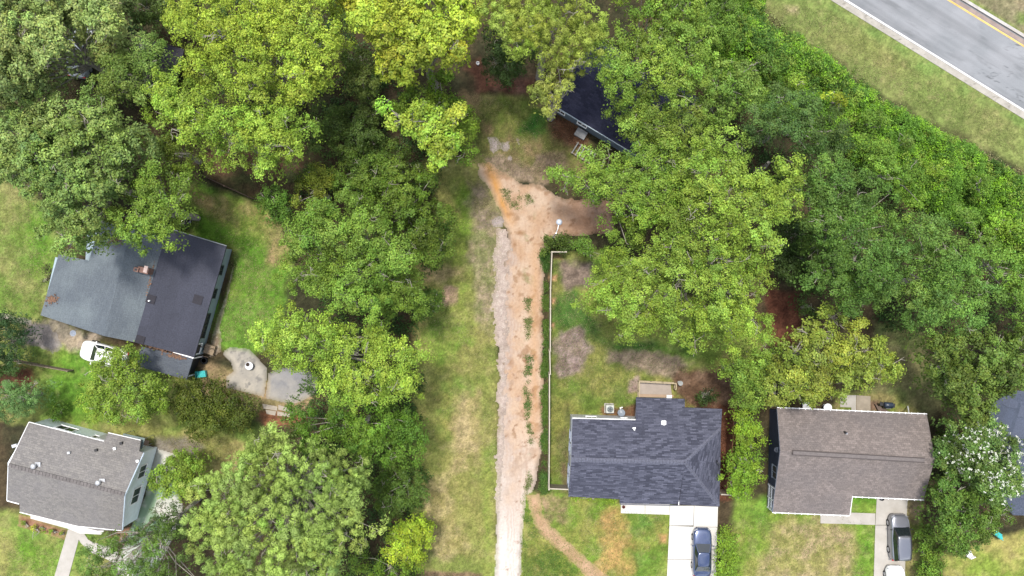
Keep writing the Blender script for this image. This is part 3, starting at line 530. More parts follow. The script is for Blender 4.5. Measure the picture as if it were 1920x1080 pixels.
def window(org, root, a, b, t, wd, z0, z1, out, fm=WHITE, gm=GLASS, bars=1, kind="window"):
    """window on the wall from a to b at fraction t; out = +1/-1 side"""
    dx, dy = b[0] - a[0], b[1] - a[1]; L = hypot(dx, dy); ux, uy = dx / L, dy / L; nx, ny = -uy * out, ux * out; rz = atan2(uy, ux)
    cx, cy = a[0] + dx * t, a[1] + dy * t; zc, hh = (z0 + z1) / 2, z1 - z0; fr = MB(org)
    def bb(u, z, su, sz, dep=.05, of=.04): fr.box(cx + ux * u + nx * of, cy + uy * u + ny * of, z, su, dep, sz, rz)
    bb(0, z1 + .04, wd + .2, .09, .08); bb(0, z0 - .04, wd + .2, .09, .1); bb(-wd / 2 - .045, zc, .09, hh - .01); bb(wd / 2 + .045, zc, .09, hh - .01)
    for k in range(bars): bb(wd * ((k + 1) / (bars + 1) - .5), zc, .045, hh - .01, .045)
    o = fr.build(kind, fm, root); g = MB(org); g.box(cx + nx * .018, cy + ny * .018, zc, wd, .03, hh, rz); g.build("pane", gm, o); return o
def vent(org, root, px, py, z, r=.14, m=WHITE, h=.3, cap=True, name="roof_vent"):
    x, y, _ = P(px, py, z + h / 2); MB(org).lathe(x, y, [(r * 1.6, z - .15), (r * 1.5, z + .04), (r * .6, z + .06), (r * .6, z + h * .7), (r, z + h * .72), (r * .95, z + h), (r * .4, z + h * 1.15)] if cap else [(r, z - .2), (r, z + h)], 14).build(name, m, root, smooth=False)
def trimline(org, root, pts, z, m=WHITE, w=.09, h=.12, name="gutter"):
    b = MB(org)
    for i in range(len(pts) - 1):
        (x0, y0), (x1, y1) = pts[i][:2], pts[i + 1][:2]; L = hypot(x1 - x0, y1 - y0)
        z0 = pts[i][2] if len(pts[i]) > 2 else z; z1 = pts[i + 1][2] if len(pts[i + 1]) > 2 else z
        b.tube([(x0, y0, z0), (x1, y1, z1)], w / 2, 6)
    return b.build(name, m, root)

# --- front house with the dark blue shingles
def front_house():
    org = P(1210, 860); root = empty("house", org, "single storey house with dark blue mottled shingle roof beside the dirt road", "house", "houses around the dirt track")
    sm = shingle("blue_shingles", alb(68, 70, 85), alb(116, 118, 136), .56, .15, alb(66, 68, 82), stain=alb(86, 88, 104), stains=.4)
    ze, zr = 2.7, 4.7
    A = P(1073, 784, ze + .1); RL = P(1071, 862, zr); RR = P(1284, 867, zr)
    def zn(py): return zr - (py_r - py) * (zr - ze) / 100 if False else zr - (866 - py) * 2.0 / 100
    r = MB(org)
    # north slope, with the rear wing running on to y 745
    n1 = [(1073, 785, zn(785)), (1192, 788, zn(788)), (1193, 745, zn(745)), (1284, 748, zn(748)), (1284, 764, zn(764)), (1354, 767, zn(767)), (1352, 803, zn(803)), (1284, 867, zr), (1071, 862, zr)]
    r.plane(P3(n1)); r.plane(P3([(1352, 803, zn(803)), (1349, 950, ze), (1284, 867, zr)]))
    r.plane(P3([(1071, 862, zr), (1284, 867, zr), (1272, 946, 2.85), (1162, 944, 2.85), (1162, 936, 3.03), (1066, 931, 3.1)]))
    r.plane(P3([(1284, 867, zr), (1349, 950, ze), (1273, 946, ze + .03)]))
    r.build("roof", sm, root)
    # ridge and hip caps
    cap = MB(org)
    def run(a, b, w=.3):
        a = mathutils.Vector(P(*a)); b = mathutils.Vector(P(*b)); n = max(2, int((b - a).length / .32))
        rz = atan2(b.y - a.y, b.x - a.x); sl = math.asin((b.z - a.z) / (b - a).length)
        for i in range(n):
            q = a.lerp(b, (i + .5) / n); M = mathutils.Matrix.Translation(q + mathutils.Vector((0, 0, .035))) @ mathutils.Matrix.Rotation(rz, 4, 'Z') @ mathutils.Matrix.Rotation(-sl, 4, 'Y')
            cap.add([M @ mathutils.Vector(v) for v in ((-.15, -w / 2, -.06), (.15, -w / 2, -.06), (.15, 0, .012), (-.15, 0, .012), (.15, w / 2, -.06), (-.15, w / 2, -.06))], [(0, 1, 2, 3), (3, 2, 4, 5)])
    run((1071, 862, zr), (1282, 867, zr), .42); run((1284, 867, zr), (1351, 804, zn(803))); run((1284, 867, zr), (1348, 949, ze + .02))
    cap.build("ridge_cap", mat("ridge_shingle", alb(104, 106, 122), .85, .3, 7), root)
    wm = siding("white_siding", alb(246, 246, 248) * 1.1)
    # walls
    w_ = MB(org)
    fp = [P(1069, 776.5)[:2], P(1190, 780)[:2], P(1192, 762)[:2], P(1273, 763)[:2], P(1273, 772)[:2], P(1335, 774)[:2], P(1331, 926)[:2], P(1262, 924)[:2], P(1262, 918)[:2], P(1063, 911)[:2]]
    tops = [zn(787) - .22] * 2 + [zn(762) - .2] * 2 + [zn(772) - .2] * 2 + [ze - .2, ze - .2, ze - .2, 2.8]
    w_.prism(fp, -.05, tops); w_.build("wall", wm, root)
    a, b = fp[0], fp[9]
    gable(org, root, a, b, 2.85, 0, wm, ridge=(1071, 862, zr))
    for t, wd in ((.25, .8), (.42, .8), (.72, .8), (.86, .9)): window(org, root, a, b, t, wd, 1.0, 2.1, -1, fm=mat("grey_trim", alb(170, 180, 200), .6), bars=0)
    window(org, root, fp[0], fp[1], .30, .9, 1.2, 2.2, 1)
    window(org, root, fp[0], fp[1], .80, .5, 1.5, 2.2, 1, bars=0)
    trimline(org, root, [P(1073, 784, 3.0), P(1192, 787, 3.0)], 0, WHITE, .10, name="fascia")
    trimline(org, root, [P(1067, 931, 3.02), P(1071.5, 862, zr - .08), P(1073, 785, 3.0)], 0, mat("pale_fascia", alb(200, 206, 222), .6), .10, name="fascia")
    trimline(org, root, [P(1162, 945.5, 2.74), P(1271, 948, 2.74)], 0, mat("grey_gutter", alb(110, 112, 124), .5), .09)
    trimline(org, root, [P(1192.5, 788, 3.0), P(1193, 745.5, zn(745) - .03)], 0, mat("grey_gutter", (0, 0, 0)), .06, name="fascia")
    MB(org).box(*P(1272.5, 936, 2.9), .06, 1.1, .1).build("step_flashing", WHITE, root)
    # garage door and front door (face the street)
    x0, y0 = fp[7]; x1, y1 = fp[6]
    g = MB(org); g.box((x0 + x1) / 2, y0 - .05, 1.1, 2.6, .06, 2.2); g.build("garage_door", WHITE, root)
    d = MB(org); d.box(P(1180, 0)[0], P(0, 916)[1] - .3, 1.05, .95, .08, 2.1); d.build("door", mat("door_paint", alb(90, 60, 50), .5), root)
    # rooftop bits
    x, y, z = P(1245, 793, zn(793) + .2)
    MB(org).box(x, y, z - .15, .44, .4, .24).box(x, y - .12, z, .2, .2, .1).build("roof_vent", WHITE, root, bevel=.04)
    vent(org, root, 1189, 805, zn(805), .07, WHITE, .35, False, "vent_pipe"); MB(org).box(*P(1189, 802.5, zn(805) + .3), .3, .1, .05, .1).build("antenna_bracket", WHITE, root)
    MB(org).tube(P3([(1343, 862, 3.1), (1345, 867, 3.7), (1349, 872, 3.6)]), .09, 10).tube(P3([(1347, 870, 3.5), (1351, 890, 3.3)]), .02).build("chimney_pipe", mat("black_metal", (.03, .03, .035), .3, .1), root)
    return root
front_house()

def right_house():
    org = P(1600, 860); root = empty("house", org, "single storey house with plain brown grey shingle roof and dark slate blue gable wall", "house", "houses around the dirt track")
    sm = shingle("brown_shingles", alb(134, 124, 120), alb(158, 146, 141), .34, .2, alb(118, 108, 105), stain=alb(120, 114, 114), stains=.45, sscale=.28)
    ze, zr = 2.6, 4.6; r = MB(org)
    r.plane(P3([(1457, 765, ze), (1738, 777, ze), (1753, 860, zr), (1463, 845, zr)]))
    r.plane(P3([(1463, 845, zr), (1753, 860, zr), (1732, 936, ze), (1598, 930, ze), (1593, 965.5, 2.0), (1448, 960, 2.0)]))
    r.build("roof", sm, root)
    wm = siding("slate_blue_siding", alb(68, 80, 104))
    fp = [P(1443, 766)[:2], P(1708, 776)[:2], P(1702, 912)[:2], P(1571, 905)[:2], P(1569, 915)[:2], P(1440, 904)[:2]]
    MB(org).prism(fp, -.05, [ze - .2, ze - .2, ze - .2, ze - .2, 2.3, 2.3]).build("wall", wm, root)
    gable(org, root, fp[0], fp[5], 2.35, 0, wm, ridge=(1463, 845, zr)); gable(org, root, fp[1], fp[2], ze - .1, 0, wm, ridge=(1753, 860, zr))
    a, b = fp[0], fp[5]
    window(org, root, a, b, .80, 1.15, 1.2, 2.3, -1, fm=mat("pale_trim", alb(190, 200, 214), .6), bars=1)
    window(org, root, fp[0], fp[1], .3, 1.2, 1.1, 2.1, 1); window(org, root, fp[0], fp[1], .75, 1.2, 1.1, 2.1, 1)
    # ridge vent: a low raised strip with dark slots
    A = mathutils.Vector(P(1487, 848.5, zr + .03)); B = mathutils.Vector(P(1733, 863, zr + .03)); rz = atan2(B.y - A.y, B.x - A.x); c = (A + B) / 2; L = (B - A).length
    rv = MB(org).box(c.x, c.y, c.z + .02, L, .30, .1, rz).build("ridge_vent", mat("ridge_vent_shingle", alb(124, 116, 114), .85, .15, 4), root)
    q = MB(org)
    for s_ in (-1, 1): q.box(c.x - sin(rz) * .19 * s_, c.y + cos(rz) * .19 * s_, c.z, L, .08, .09, rz)
    q.box(A.x - .04, A.y, A.z, .08, .42, .08, rz); q.build("vent_slot", mat("slot_dark", alb(92, 84, 82), .9), rv)
    gm = WHITE
    def gut(p0, p1, z, n):
        a_, b_ = P(*p0, z), P(*p1, z); go = trimline(org, root, [a_, b_], 0, gm, .08)
        for i in range(n): t = (i + .5) / n; MB(org).box(a_[0] + (b_[0] - a_[0]) * t, a_[1] + (b_[1] - a_[1]) * t, z + .055, .04, .18, .03).build("gutter_bracket", gm, go)
    gut((1457, 764), (1738, 776), ze - .03, 24); gut((1448, 961), (1593, 967), 1.97, 12); gut((1598, 931.5), (1732, 937.5), ze - .03, 11)
    trimline(org, root, [P(1448, 960, 1.95), P(1463, 845, zr - .07), P(1457, 765, ze - .05)], 0, mat("pale_slate_trim", alb(120, 130, 150), .6), .1, name="fascia")
    trimline(org, root, [P(1593.5, 965, 1.95), P(1598.5, 930, 2.55)], 0, WHITE, .08, name="fascia")
    vent(org, root, 1586, 811, 3.75, .09, DARK, .3, False, "vent_pipe"); x, y, z = P(1587.5, 812.5, 3.85); MB(org).box(x, y, z, .18, .16, .05).build("flashing", STEEL, root)
    MB(org).tube(P3([(1704, 776, 2.4), (1703, 768, .9), (1702, 762, .12)]), .06, 8).build("downpipe", WHITE, root)
    # side porch: posts and white railing at the lower left corner
    pr = MB(org)
    for q in ((1441, 907), (1440, 930), (1439, 950)):
        x, y, _ = P(*q); pr.box(x, y, .95, .12, .12, 1.9)
    x0, y0, _ = P(1441, 907); x1, y1, _ = P(1439, 950)
    for z in (.95, .25): pr.tube([(x0, y0, z), (x1, y1, z)], .045, 6)
    for i in range(15): t = (i + .5) / 15; pr.box(x0 + (x1 - x0) * t, y0 + (y1 - y0) * t, .6, .035, .035, .7)
    pr.build("porch_railing", WHITE, root)
    MB(org).prism(PP([(1440, 906), (1560, 914), (1560, 950), (1438, 950)]), .0, .22).build("porch_floor", mat("porch_boards", alb(150, 150, 150), .8, .1, 3), root)
    d = MB(org); d.box(P(1530, 0)[0], P(0, 913.5)[1], 1.15, .95, .3, 1.9); d.build("door", mat("door_paint", (0, 0, 0)), root)
    # small satellite dish on the gable wall
    x, y, _ = P(1448, 832); dm = mat("dish_grey", alb(160, 168, 182), .5)
    MB(org).tube([(x - .1, y, 2.2), (x - .45, y, 2.5)], .03).lathe(x - .5, y, [(.05, 2.45), (.22, 2.53), (.26, 2.62), (.24, 2.62), (.04, 2.5)], 16).build("satellite_dish", dm, root)
right_house()

def gabled_white_house():
    org = P(150, 890); root = empty("house", org, "white sided house with taupe shingle gable roof and walk to the street", "house", "houses around the dirt track")
    sm = shingle("taupe_shingles", alb(138, 134, 132), alb(160, 155, 150), .34, .2, alb(122, 118, 116), stain=alb(146, 142, 142), stains=.5, sscale=.25)
    ze, zr = 2.9, 4.9; r = MB(org)
    def plane_z(p0, p1, p2, px, py):
        # height of the plane through three roof corners where it is seen at (px, py)
        a, b, c = (np.array(P(*q)) for q in (p0, p1, p2)); n = np.cross(b - a, c - a); cam_ = np.array((0, 0, H)); d = np.array(P(px, py, 0)) - cam_
        t = n.dot(a - cam_) / n.dot(d); return (cam_ + t * d)[2]
    RL, RR = (16, 872, zr), (234, 927, zr)
    NW, NE = (54.5, 792, ze), (269, 849.5, ze)
    zz = lambda x, y: plane_z(NW, NE, RR, x, y)
    nrt = [NW, (195, 828, zz(195, 828)), (203, 812, zz(203, 812)), (264, 826, zz(264, 826)), (261, 846, zz(261, 846)), NE, RR, RL]
    r.plane(P3(nrt))
    SW, SE = (13.5, 938, ze), (229, 994, ze); zs = lambda x, y: plane_z(SW, SE, RR, x, y)
    r.plane(P3([RL, RR, SE, (183, 995, zs(183, 995)), (141, 985, zs(141, 985)), (37, 959, zs(37, 959)), (37, 944, zs(37, 944)), SW]))
    r.build("roof", sm, root)
    # cap shingles of the ridge
    A = mathutils.Vector(P(*RL)); B = mathutils.Vector(P(*RR)); n = 34; cap = MB(org); rz = atan2(B.y - A.y, B.x - A.x)
    for i in range(n):
        q = A.lerp(B, (i + .5) / n); cap.box(q.x, q.y, q.z + .02, (B - A).length / n - .03, .36, .05, rz)
    cap.build("ridge_cap", mat("taupe_ridge", alb(122, 116, 114), .85, .25, 3), root)
    wm = siding("pale_blue_white_siding", (.72, .80, .84)); wn = wm
    q4 = offset([P(a_, b_, ze)[:2] for a_, b_ in ((54.5, 792), (269, 849.5), (229, 994), (13.5, 938))], .12); fp = [q4[0], tuple(np.array(q4[0]) * .4 + np.array(q4[1]) * .6), q4[1], q4[2], q4[3]]
    MB(org).prism(fp, -.05, [ze - .2] * 5).build("wall", wm, root)
    ext = [P(206, 811)[:2], P(262, 826)[:2], P(258, 846)[:2], P(201, 830)[:2]]
    MB(org).prism(ext, -.05, 2.4).build("wall", siding("white_siding", alb(246, 246, 248) * 1.1), root)
    gable(org, root, fp[2], fp[3], ze, 0, wm, ridge=RR); gable(org, root, fp[0], fp[4], ze, 0, wm, ridge=RL)
    a, b = fp[2], fp[3]
    window(org, root, a, b, .27, 1.2, 1.3, 2.5, 1, bars=1); window(org, root, a, b, .60, 1.5, 1.2, 2.5, 1, bars=1)
    window(org, root, fp[0], fp[1], .42, 1.6, 1.1, 2.2, 1, bars=1); window(org, root, fp[0], fp[1], .92, 1.0, 1.4, 2.2, 1, bars=1)
    trimline(org, root, [P(54.5, 791.5, ze - .05), P(195, 827.5, zz(195, 828) - .05)], 0, WHITE, .1)
    trimline(org, root, [P(203, 811.5, zz(203, 812) - .05), P(264, 825.5, zz(264, 826) - .05)], 0, WHITE, .1)
    trimline(org, root, [P(270, 849, ze - .05), P(235, 927, zr - .07), P(230, 994, ze - .05)], 0, mat("pale_blue_fascia", alb(206, 222, 236), .5), .14, name="fascia")
    trimline(org, root, [P(54, 792, ze - .05), P(15.5, 872, zr - .07), P(13, 938, ze - .05)], 0, WHITE, .08, name="fascia")
    trimline(org, root, [P(13.5, 939, ze - .05), P(36, 945, ze - .05)], 0, WHITE, .1); trimline(org, root, [P(37, 960.5, 2.45), P(141, 986.5, 2.45), P(228, 995, ze - .05)], 0, WHITE, .08)
    rvz = lambda x, y: zz(x, y)
    def turb(px, py, z):
        x, y, _ = P(px, py, z + .2); MB(org).box(x + .25, y + .1, z + .08, .5, .45, .04).build("flashing", STEEL, root)
        MB(org).lathe(x, y, [(.14, z), (.14, z + .2), (.24, z + .24), (.26, z + .34), (.2, z + .44), (.05, z + .48)], 18).build("roof_vent", mat("vent_metal", alb(226, 226, 228), .35, .05, metal=.5), root, smooth=True)
    turb(64, 874, zr - .35); turb(185, 905, zr - .4)
    for px, py, m in ((180, 844, DARK), (227, 831, DARK), (215, 841, WHITE), (258, 864.5, WHITE), (129, 849, STEEL)):
        x, y, z = P(px, py, rvz(px, py) + .1); MB(org).box(x, y, z - .02, .26, .24, .22, .25).build("roof_vent", m, root, bevel=.03)
    MB(org).box(*P(30, 835, 1.8), .5, .3, .5, .3).build("meter_box", STEEL, root)
    MB(org).prism(PP([(262, 829), (290, 836), (286, 850), (262, 846)]), .0, .25).build("back_step", mat("deck_boards", alb(120, 90, 70), .8, .2, 4), root)
    d = MB(org); d.box(P(120, 0)[0], P(0, 962)[1] + .45, 1.1, .95, .3, 2.0, rz).build("door", mat("door_paint", (0, 0, 0)), root)
gabled_white_house()

def slate_house():
    org = P(255, 570); root = empty("house", org, "large house with faded slate grey roof and darker flat section on its right", "house", "houses around the dirt track")
    sg = shingle("faded_slate_roofing", alb(104, 112, 120), alb(112, 120, 127), .9, .15, alb(98, 106, 114), stain=alb(134, 144, 148), stains=.55, sscale=.32)
    sd = shingle("dark_rolled_roofing", alb(70, 72, 84), alb(76, 78, 91), 3.2, .92, alb(66, 68, 80), stain=alb(82, 84, 98), stains=.5, sscale=.3)
    zr, zw, zs, ze = 4.3, 2.5, 3.5, 2.7
    r = MB(org)
    r.plane(P3([(245, 428, zr), (195, 630, zr), (76, 591, zw), (110, 477, zw), (167, 489, 3.35), (188, 414, 3.35)]))
    r.build("roof", sg, root)
    MB(org).plane(P3([(245, 428, zr), (309, 446, zs), (252, 641.5, zs), (195, 630, zr)])).build("roof", sg, root)
    dk = MB(org).plane(P3([(309.6, 427, zs), (424.5, 462.5, ze), (364, 670, ze), (252.6, 641.5, zs)])).build("roof", sd, root)
    # roof above its own wall plate, hence lower
    MB(org).plane(P3([(266, 650, 2.5), (362, 672, 2.5), (350, 712, 2.15), (255, 686, 2.15)])).build("porch_roof", shingle("porch_roofing", alb(98, 104, 114), alb(108, 114, 122), .8, .2, alb(90, 96, 106)), root)
    wm = siding("grey_blue_siding", alb(176, 196, 206), .2)
    fp = [P(190, 431)[:2], P(435, 468)[:2], P(381, 664)[:2], P(262, 632)[:2], P(108, 588)[:2], P(132, 484)[:2], P(186, 496)[:2]]
    MB(org).prism(fp, -.05, [2.3, 2.45, 2.45, 2.6, 2.3, 2.3, 2.3]).build("wall", wm, root)
    mid = [P(215, 440)[:2], P(320, 455)[:2], P(272, 625)[:2], P(210, 610)[:2]]
    a, b = fp[1], fp[2]
    dk_trim = mat("dark_trim", alb(60, 72, 72), .5)
    for t, wd in ((.20, .8), (.42, .8), (.66, 1.0), (.775, 1.2)): window(org, root, a, b, t, wd, 1.05, 2.15, 1, fm=dk_trim)
    window(org, root, a, b, .935, .9, 1.1, 2.1, 1, fm=WHITE, bars=0)
    # screened porch at the lower right
    pf = PP([(380, 668), (364, 702), (272, 682), (280, 650)])
    for x, y in pf[:3]: MB(org).box(x, y, 1.05, .12, .12, 2.1).build("porch_post", WHITE, root)
    MB(org).prism(offset(pf, .12), 0, 2.0).build("porch_screen", mat("dark_screen", (.012, .013, .015), .6), root)
    trimline(org, root, [P(309, 426, zs - .05), P(425, 461, ze - .05)], 0, mat("pale_edge", alb(170, 176, 180), .6), .09, name="fascia")
    trimline(org, root, [P(325, 660, 2.75), P(363, 671.5, 2.7)], 0, WHITE, .13, name="fascia")
    # square repair patches follow the dark slope
    def zd(px): return zs + (ze - zs) * (px - 281) / (394 - 281)
    pm = mat("repair_patch", alb(56, 54, 62), .9, .15, 4)
    def patch(cx, cy, s_, zf):
        e = mathutils.Vector(P(424.5, 462.5, ze)) - mathutils.Vector(P(309.6, 427, zs)); e.normalize(); f = mathutils.Vector(P(364, 670, ze)) - mathutils.Vector(P(424.5, 462.5, ze)); f.normalize()
        c = mathutils.Vector(P(cx, cy, zf)) + mathutils.Vector((0, 0, .03)); MB(org).plane([c + e * a * s_ + f * b_ * s_ for a, b_ in ((-1, -1), (1, -1), (1, 1), (-1, 1))], .02).build("roof_patch", pm, root)
    nz = lambda cx, cy: zs - (zs - ze) * max(0, ((cx - 281) + (cy - 560) * .28)) / 118
    patch(283, 561, .40, nz(283, 561)); patch(371, 562, .42, nz(371, 562)); patch(263, 637, .38, nz(263, 637))
    vent(org, root, 280, 564, nz(280, 564), .07, WHITE, .25, False, "vent_pipe")
    # brick chimney with two stacks
    bm = mat("chimney_brick", alb(150, 116, 104), .9, .25, 6, bump=.5); x, y, z = P(262, 507, 4.6); z0 = 3.6
    ch = MB(org).box(x + .25, y + .02, z0 + .45, 1.0, .52, 1.0, -.25).build("chimney", bm, root)
    MB(org).box(x - .3, y + .07, z0 + .6, .46, .40, 1.0, -.25).build("chimney_stack", bm, ch); MB(org).box(x + .55, y + .1, z0 + 1.0, .34, .62, .08, -.25).build("chimney_cap", mat("cap_pink", alb(214, 190, 182), .8), ch)
    MB(org).box(x - .3, y + .07, z0 + 1.105, .22, .2, .02, -.25).build("flue", DARK, ch)
    # fallen leaves lying on the roofs
    def litter(cx, cy, rx, ry, n, zf, rot=0, seed=1):
        g = np.random.default_rng(seed); a = g.normal(0, .45, (n, 2)); ca, sa = cos(rot), sin(rot)
        px = cx + (a[:, 0] * rx * ca - a[:, 1] * ry * sa); py = cy + (a[:, 0] * rx * sa + a[:, 1] * ry * ca); V = []; F = []
        for i in range(n):
            x_, y_, z_ = P(px[i], py[i], zf(px[i], py[i]) + .02); s_ = .05 + .05 * g.random(); t = g.random() * 6; b_ = len(V)
            V += [(x_ + s_ * cos(t + k * pi / 2) - org[0], y_ + s_ * sin(t + k * pi / 2) - org[1], z_ + .02 * g.random()) for k in range(4)]; F.append((b_, b_ + 1, b_ + 2, b_ + 3))
        c = np.repeat(lin(np.array((140, 108, 88)) * (0.8 + .4 * g.random((n, 1)))) * K, 4, 0)
        o = mesh_np("leaf_litter", V, F, LEAF, root, col=c); o['kind'] = 'stuff'
    wz = lambda x_, y_: zr - (zr - zw) * max(0., min(1., ((195 + (630 - y_) * .2475) - x_) / 135.))
    litter(98, 562, 11, 8, 143, wz, 0, 1); litter(300, 653, 44, 4, 231, lambda a_, b_: 2.50, .25, 2); litter(217, 448, 14, 14, 110, lambda a_, b_: wz(a_, b_) + .1, 0, 3)
    litter(330, 668, 20, 4, 110, lambda a_, b_: 2.47, .25, 4); litter(282, 520, 3, 40, 60, lambda a_, b_: 3.56, .22, 5)
    x, y, _ = P(157, 620); MB(org).tube([(x, y + .2, 1.2), (x, y - .1, 1.6)], .03).lathe(x, y - .15, [(.06, 1.55), (.24, 1.62), (.3, 1.72), (.27, 1.72), (.05, 1.6)], 16).build("satellite_dish", mat("dish_grey", alb(160, 168, 182), .5), root)
    MB(org).box(*P(394, 655, .25), 1.0, .9, .5, -.28).build("side_steps", WOOD, root)
    rl = MB(org)
    for q in ((386, 648), (404, 652), (400, 668), (382, 664)): x, y, _ = P(*q); rl.tube([(x, y, 0), (x, y, 1.3)], .025)
    for q0, q1 in (((386, 648), (404, 652)), ((382, 664), (400, 668))): a_, b_ = P(*q0, 1.3 * 0), P(*q1, 0); rl.tube([(a_[0], a_[1], 1.3), (b_[0], b_[1], 1.1)], .025)
    rl.build("handrail", mat("brown_rail", alb(90, 72, 58), .7), root)
slate_house()

def hidden_north_house():
    org = P(1170, 220); root = empty("house", org, "dark roofed house half hidden under trees at the head of the clearing", "house", "houses around the dirt track")
    sm = shingle("charcoal_shingles", alb(46, 48, 70), alb(66, 68, 92), .5, .2, alb(42, 44, 64))
    ze, zr = 2.5, 4.2; A, B, Cc, D = (1037, 196, ze), (1240, 318, ze), (1318, 188, ze), (1115, 68, ze)
    M1 = ((A[0] + D[0]) / 2 + 3, (A[1] + D[1]) / 2 - 6, zr); M2 = ((B[0] + Cc[0]) / 2 + 7, (B[1] + Cc[1]) / 2 - 6, zr)
    MB(org).plane(P3([A, B, M2, M1])).plane(P3([M1, M2, Cc, D])).build("roof", sm, root)
    wm = siding("grey_siding", alb(120, 136, 150)); f = [P(1037, 209)[:2], P(1236, 327)[:2], P(1302, 208)[:2], P(1112, 90)[:2]]
    MB(org).prism(f, -.05, ze - .2).build("wall", wm, root); gable(org, root, f[0], f[3], ze, zr - .25, wm); gable(org, root, f[1], f[2], ze, zr - .25, wm)
    window(org, root, f[0], f[1], .06, .9, 1.1, 2.0, -1, fm=WHITE); window(org, root, f[0], f[1], .26, .9, 1.1, 2.0, -1, fm=WHITE)
    trimline(org, root, [P(1036.5, 197, ze - .06), P(1239, 319, ze - .06)], 0, mat("pale_blue_fascia", (0, 0, 0)), .1)
    MB(org).box(*P(1089, 251, .2), 1.1, .8, .4, -.54).build("front_step", mat("step_conc", alb(180, 180, 180), .8), root)
hidden_north_house()
def edge_house():
    org = P(1920, 850); root = empty("house", org, "house with blue grey shingle roof cut off by the right edge of the photo", "house", "houses around the dirt track")
    sm = shingle("blue_grey_shingles", alb(84, 92, 110), alb(100, 106, 124), .34, .2, alb(76, 84, 100), stains=.3)
    ze, zr = 2.6, 4.4
    MB(org).plane(P3([(1852, 762, ze), (1902, 732, ze), (2080, 745, ze), (2080, 850, zr), (1868, 840, zr)])).plane(P3([(1868, 840, zr), (2080, 850, zr), (2080, 970, ze), (1900, 966, ze), (1858, 920, ze)])).build("roof", sm, root)
    MB(org).prism(PP([(1848, 768), (1895, 742), (2030, 748), (2030, 930), (1880, 925), (1846, 900)]), -.05, ze - .2).build("wall", siding("dark_blue_siding", alb(60, 70, 96)), root)
edge_house()
def far_roof():
    org = P(275, 125); root = empty("shed", org, "dark roofed outbuilding mostly hidden beneath the trees at upper left", "shed")
    sm = shingle("old_dark_shingles", alb(60, 58, 66), alb(74, 70, 78), .5, .2)
    MB(org).plane(P3([(258, 70, 2.5), (345, 92, 2.5), (338, 128, 3.5), (248, 108, 3.5)])).plane(P3([(248, 108, 3.5), (338, 128, 3.5), (318, 182, 2.5), (226, 158, 2.5)])).build("roof", sm, root)
    MB(org).prism(PP([(270, 80), (345, 100), (330, 170), (250, 150)]), 0, 2.3).build("wall", mat("old_wall", alb(110, 90, 78), .9, .2, 3), root)
far_roof()

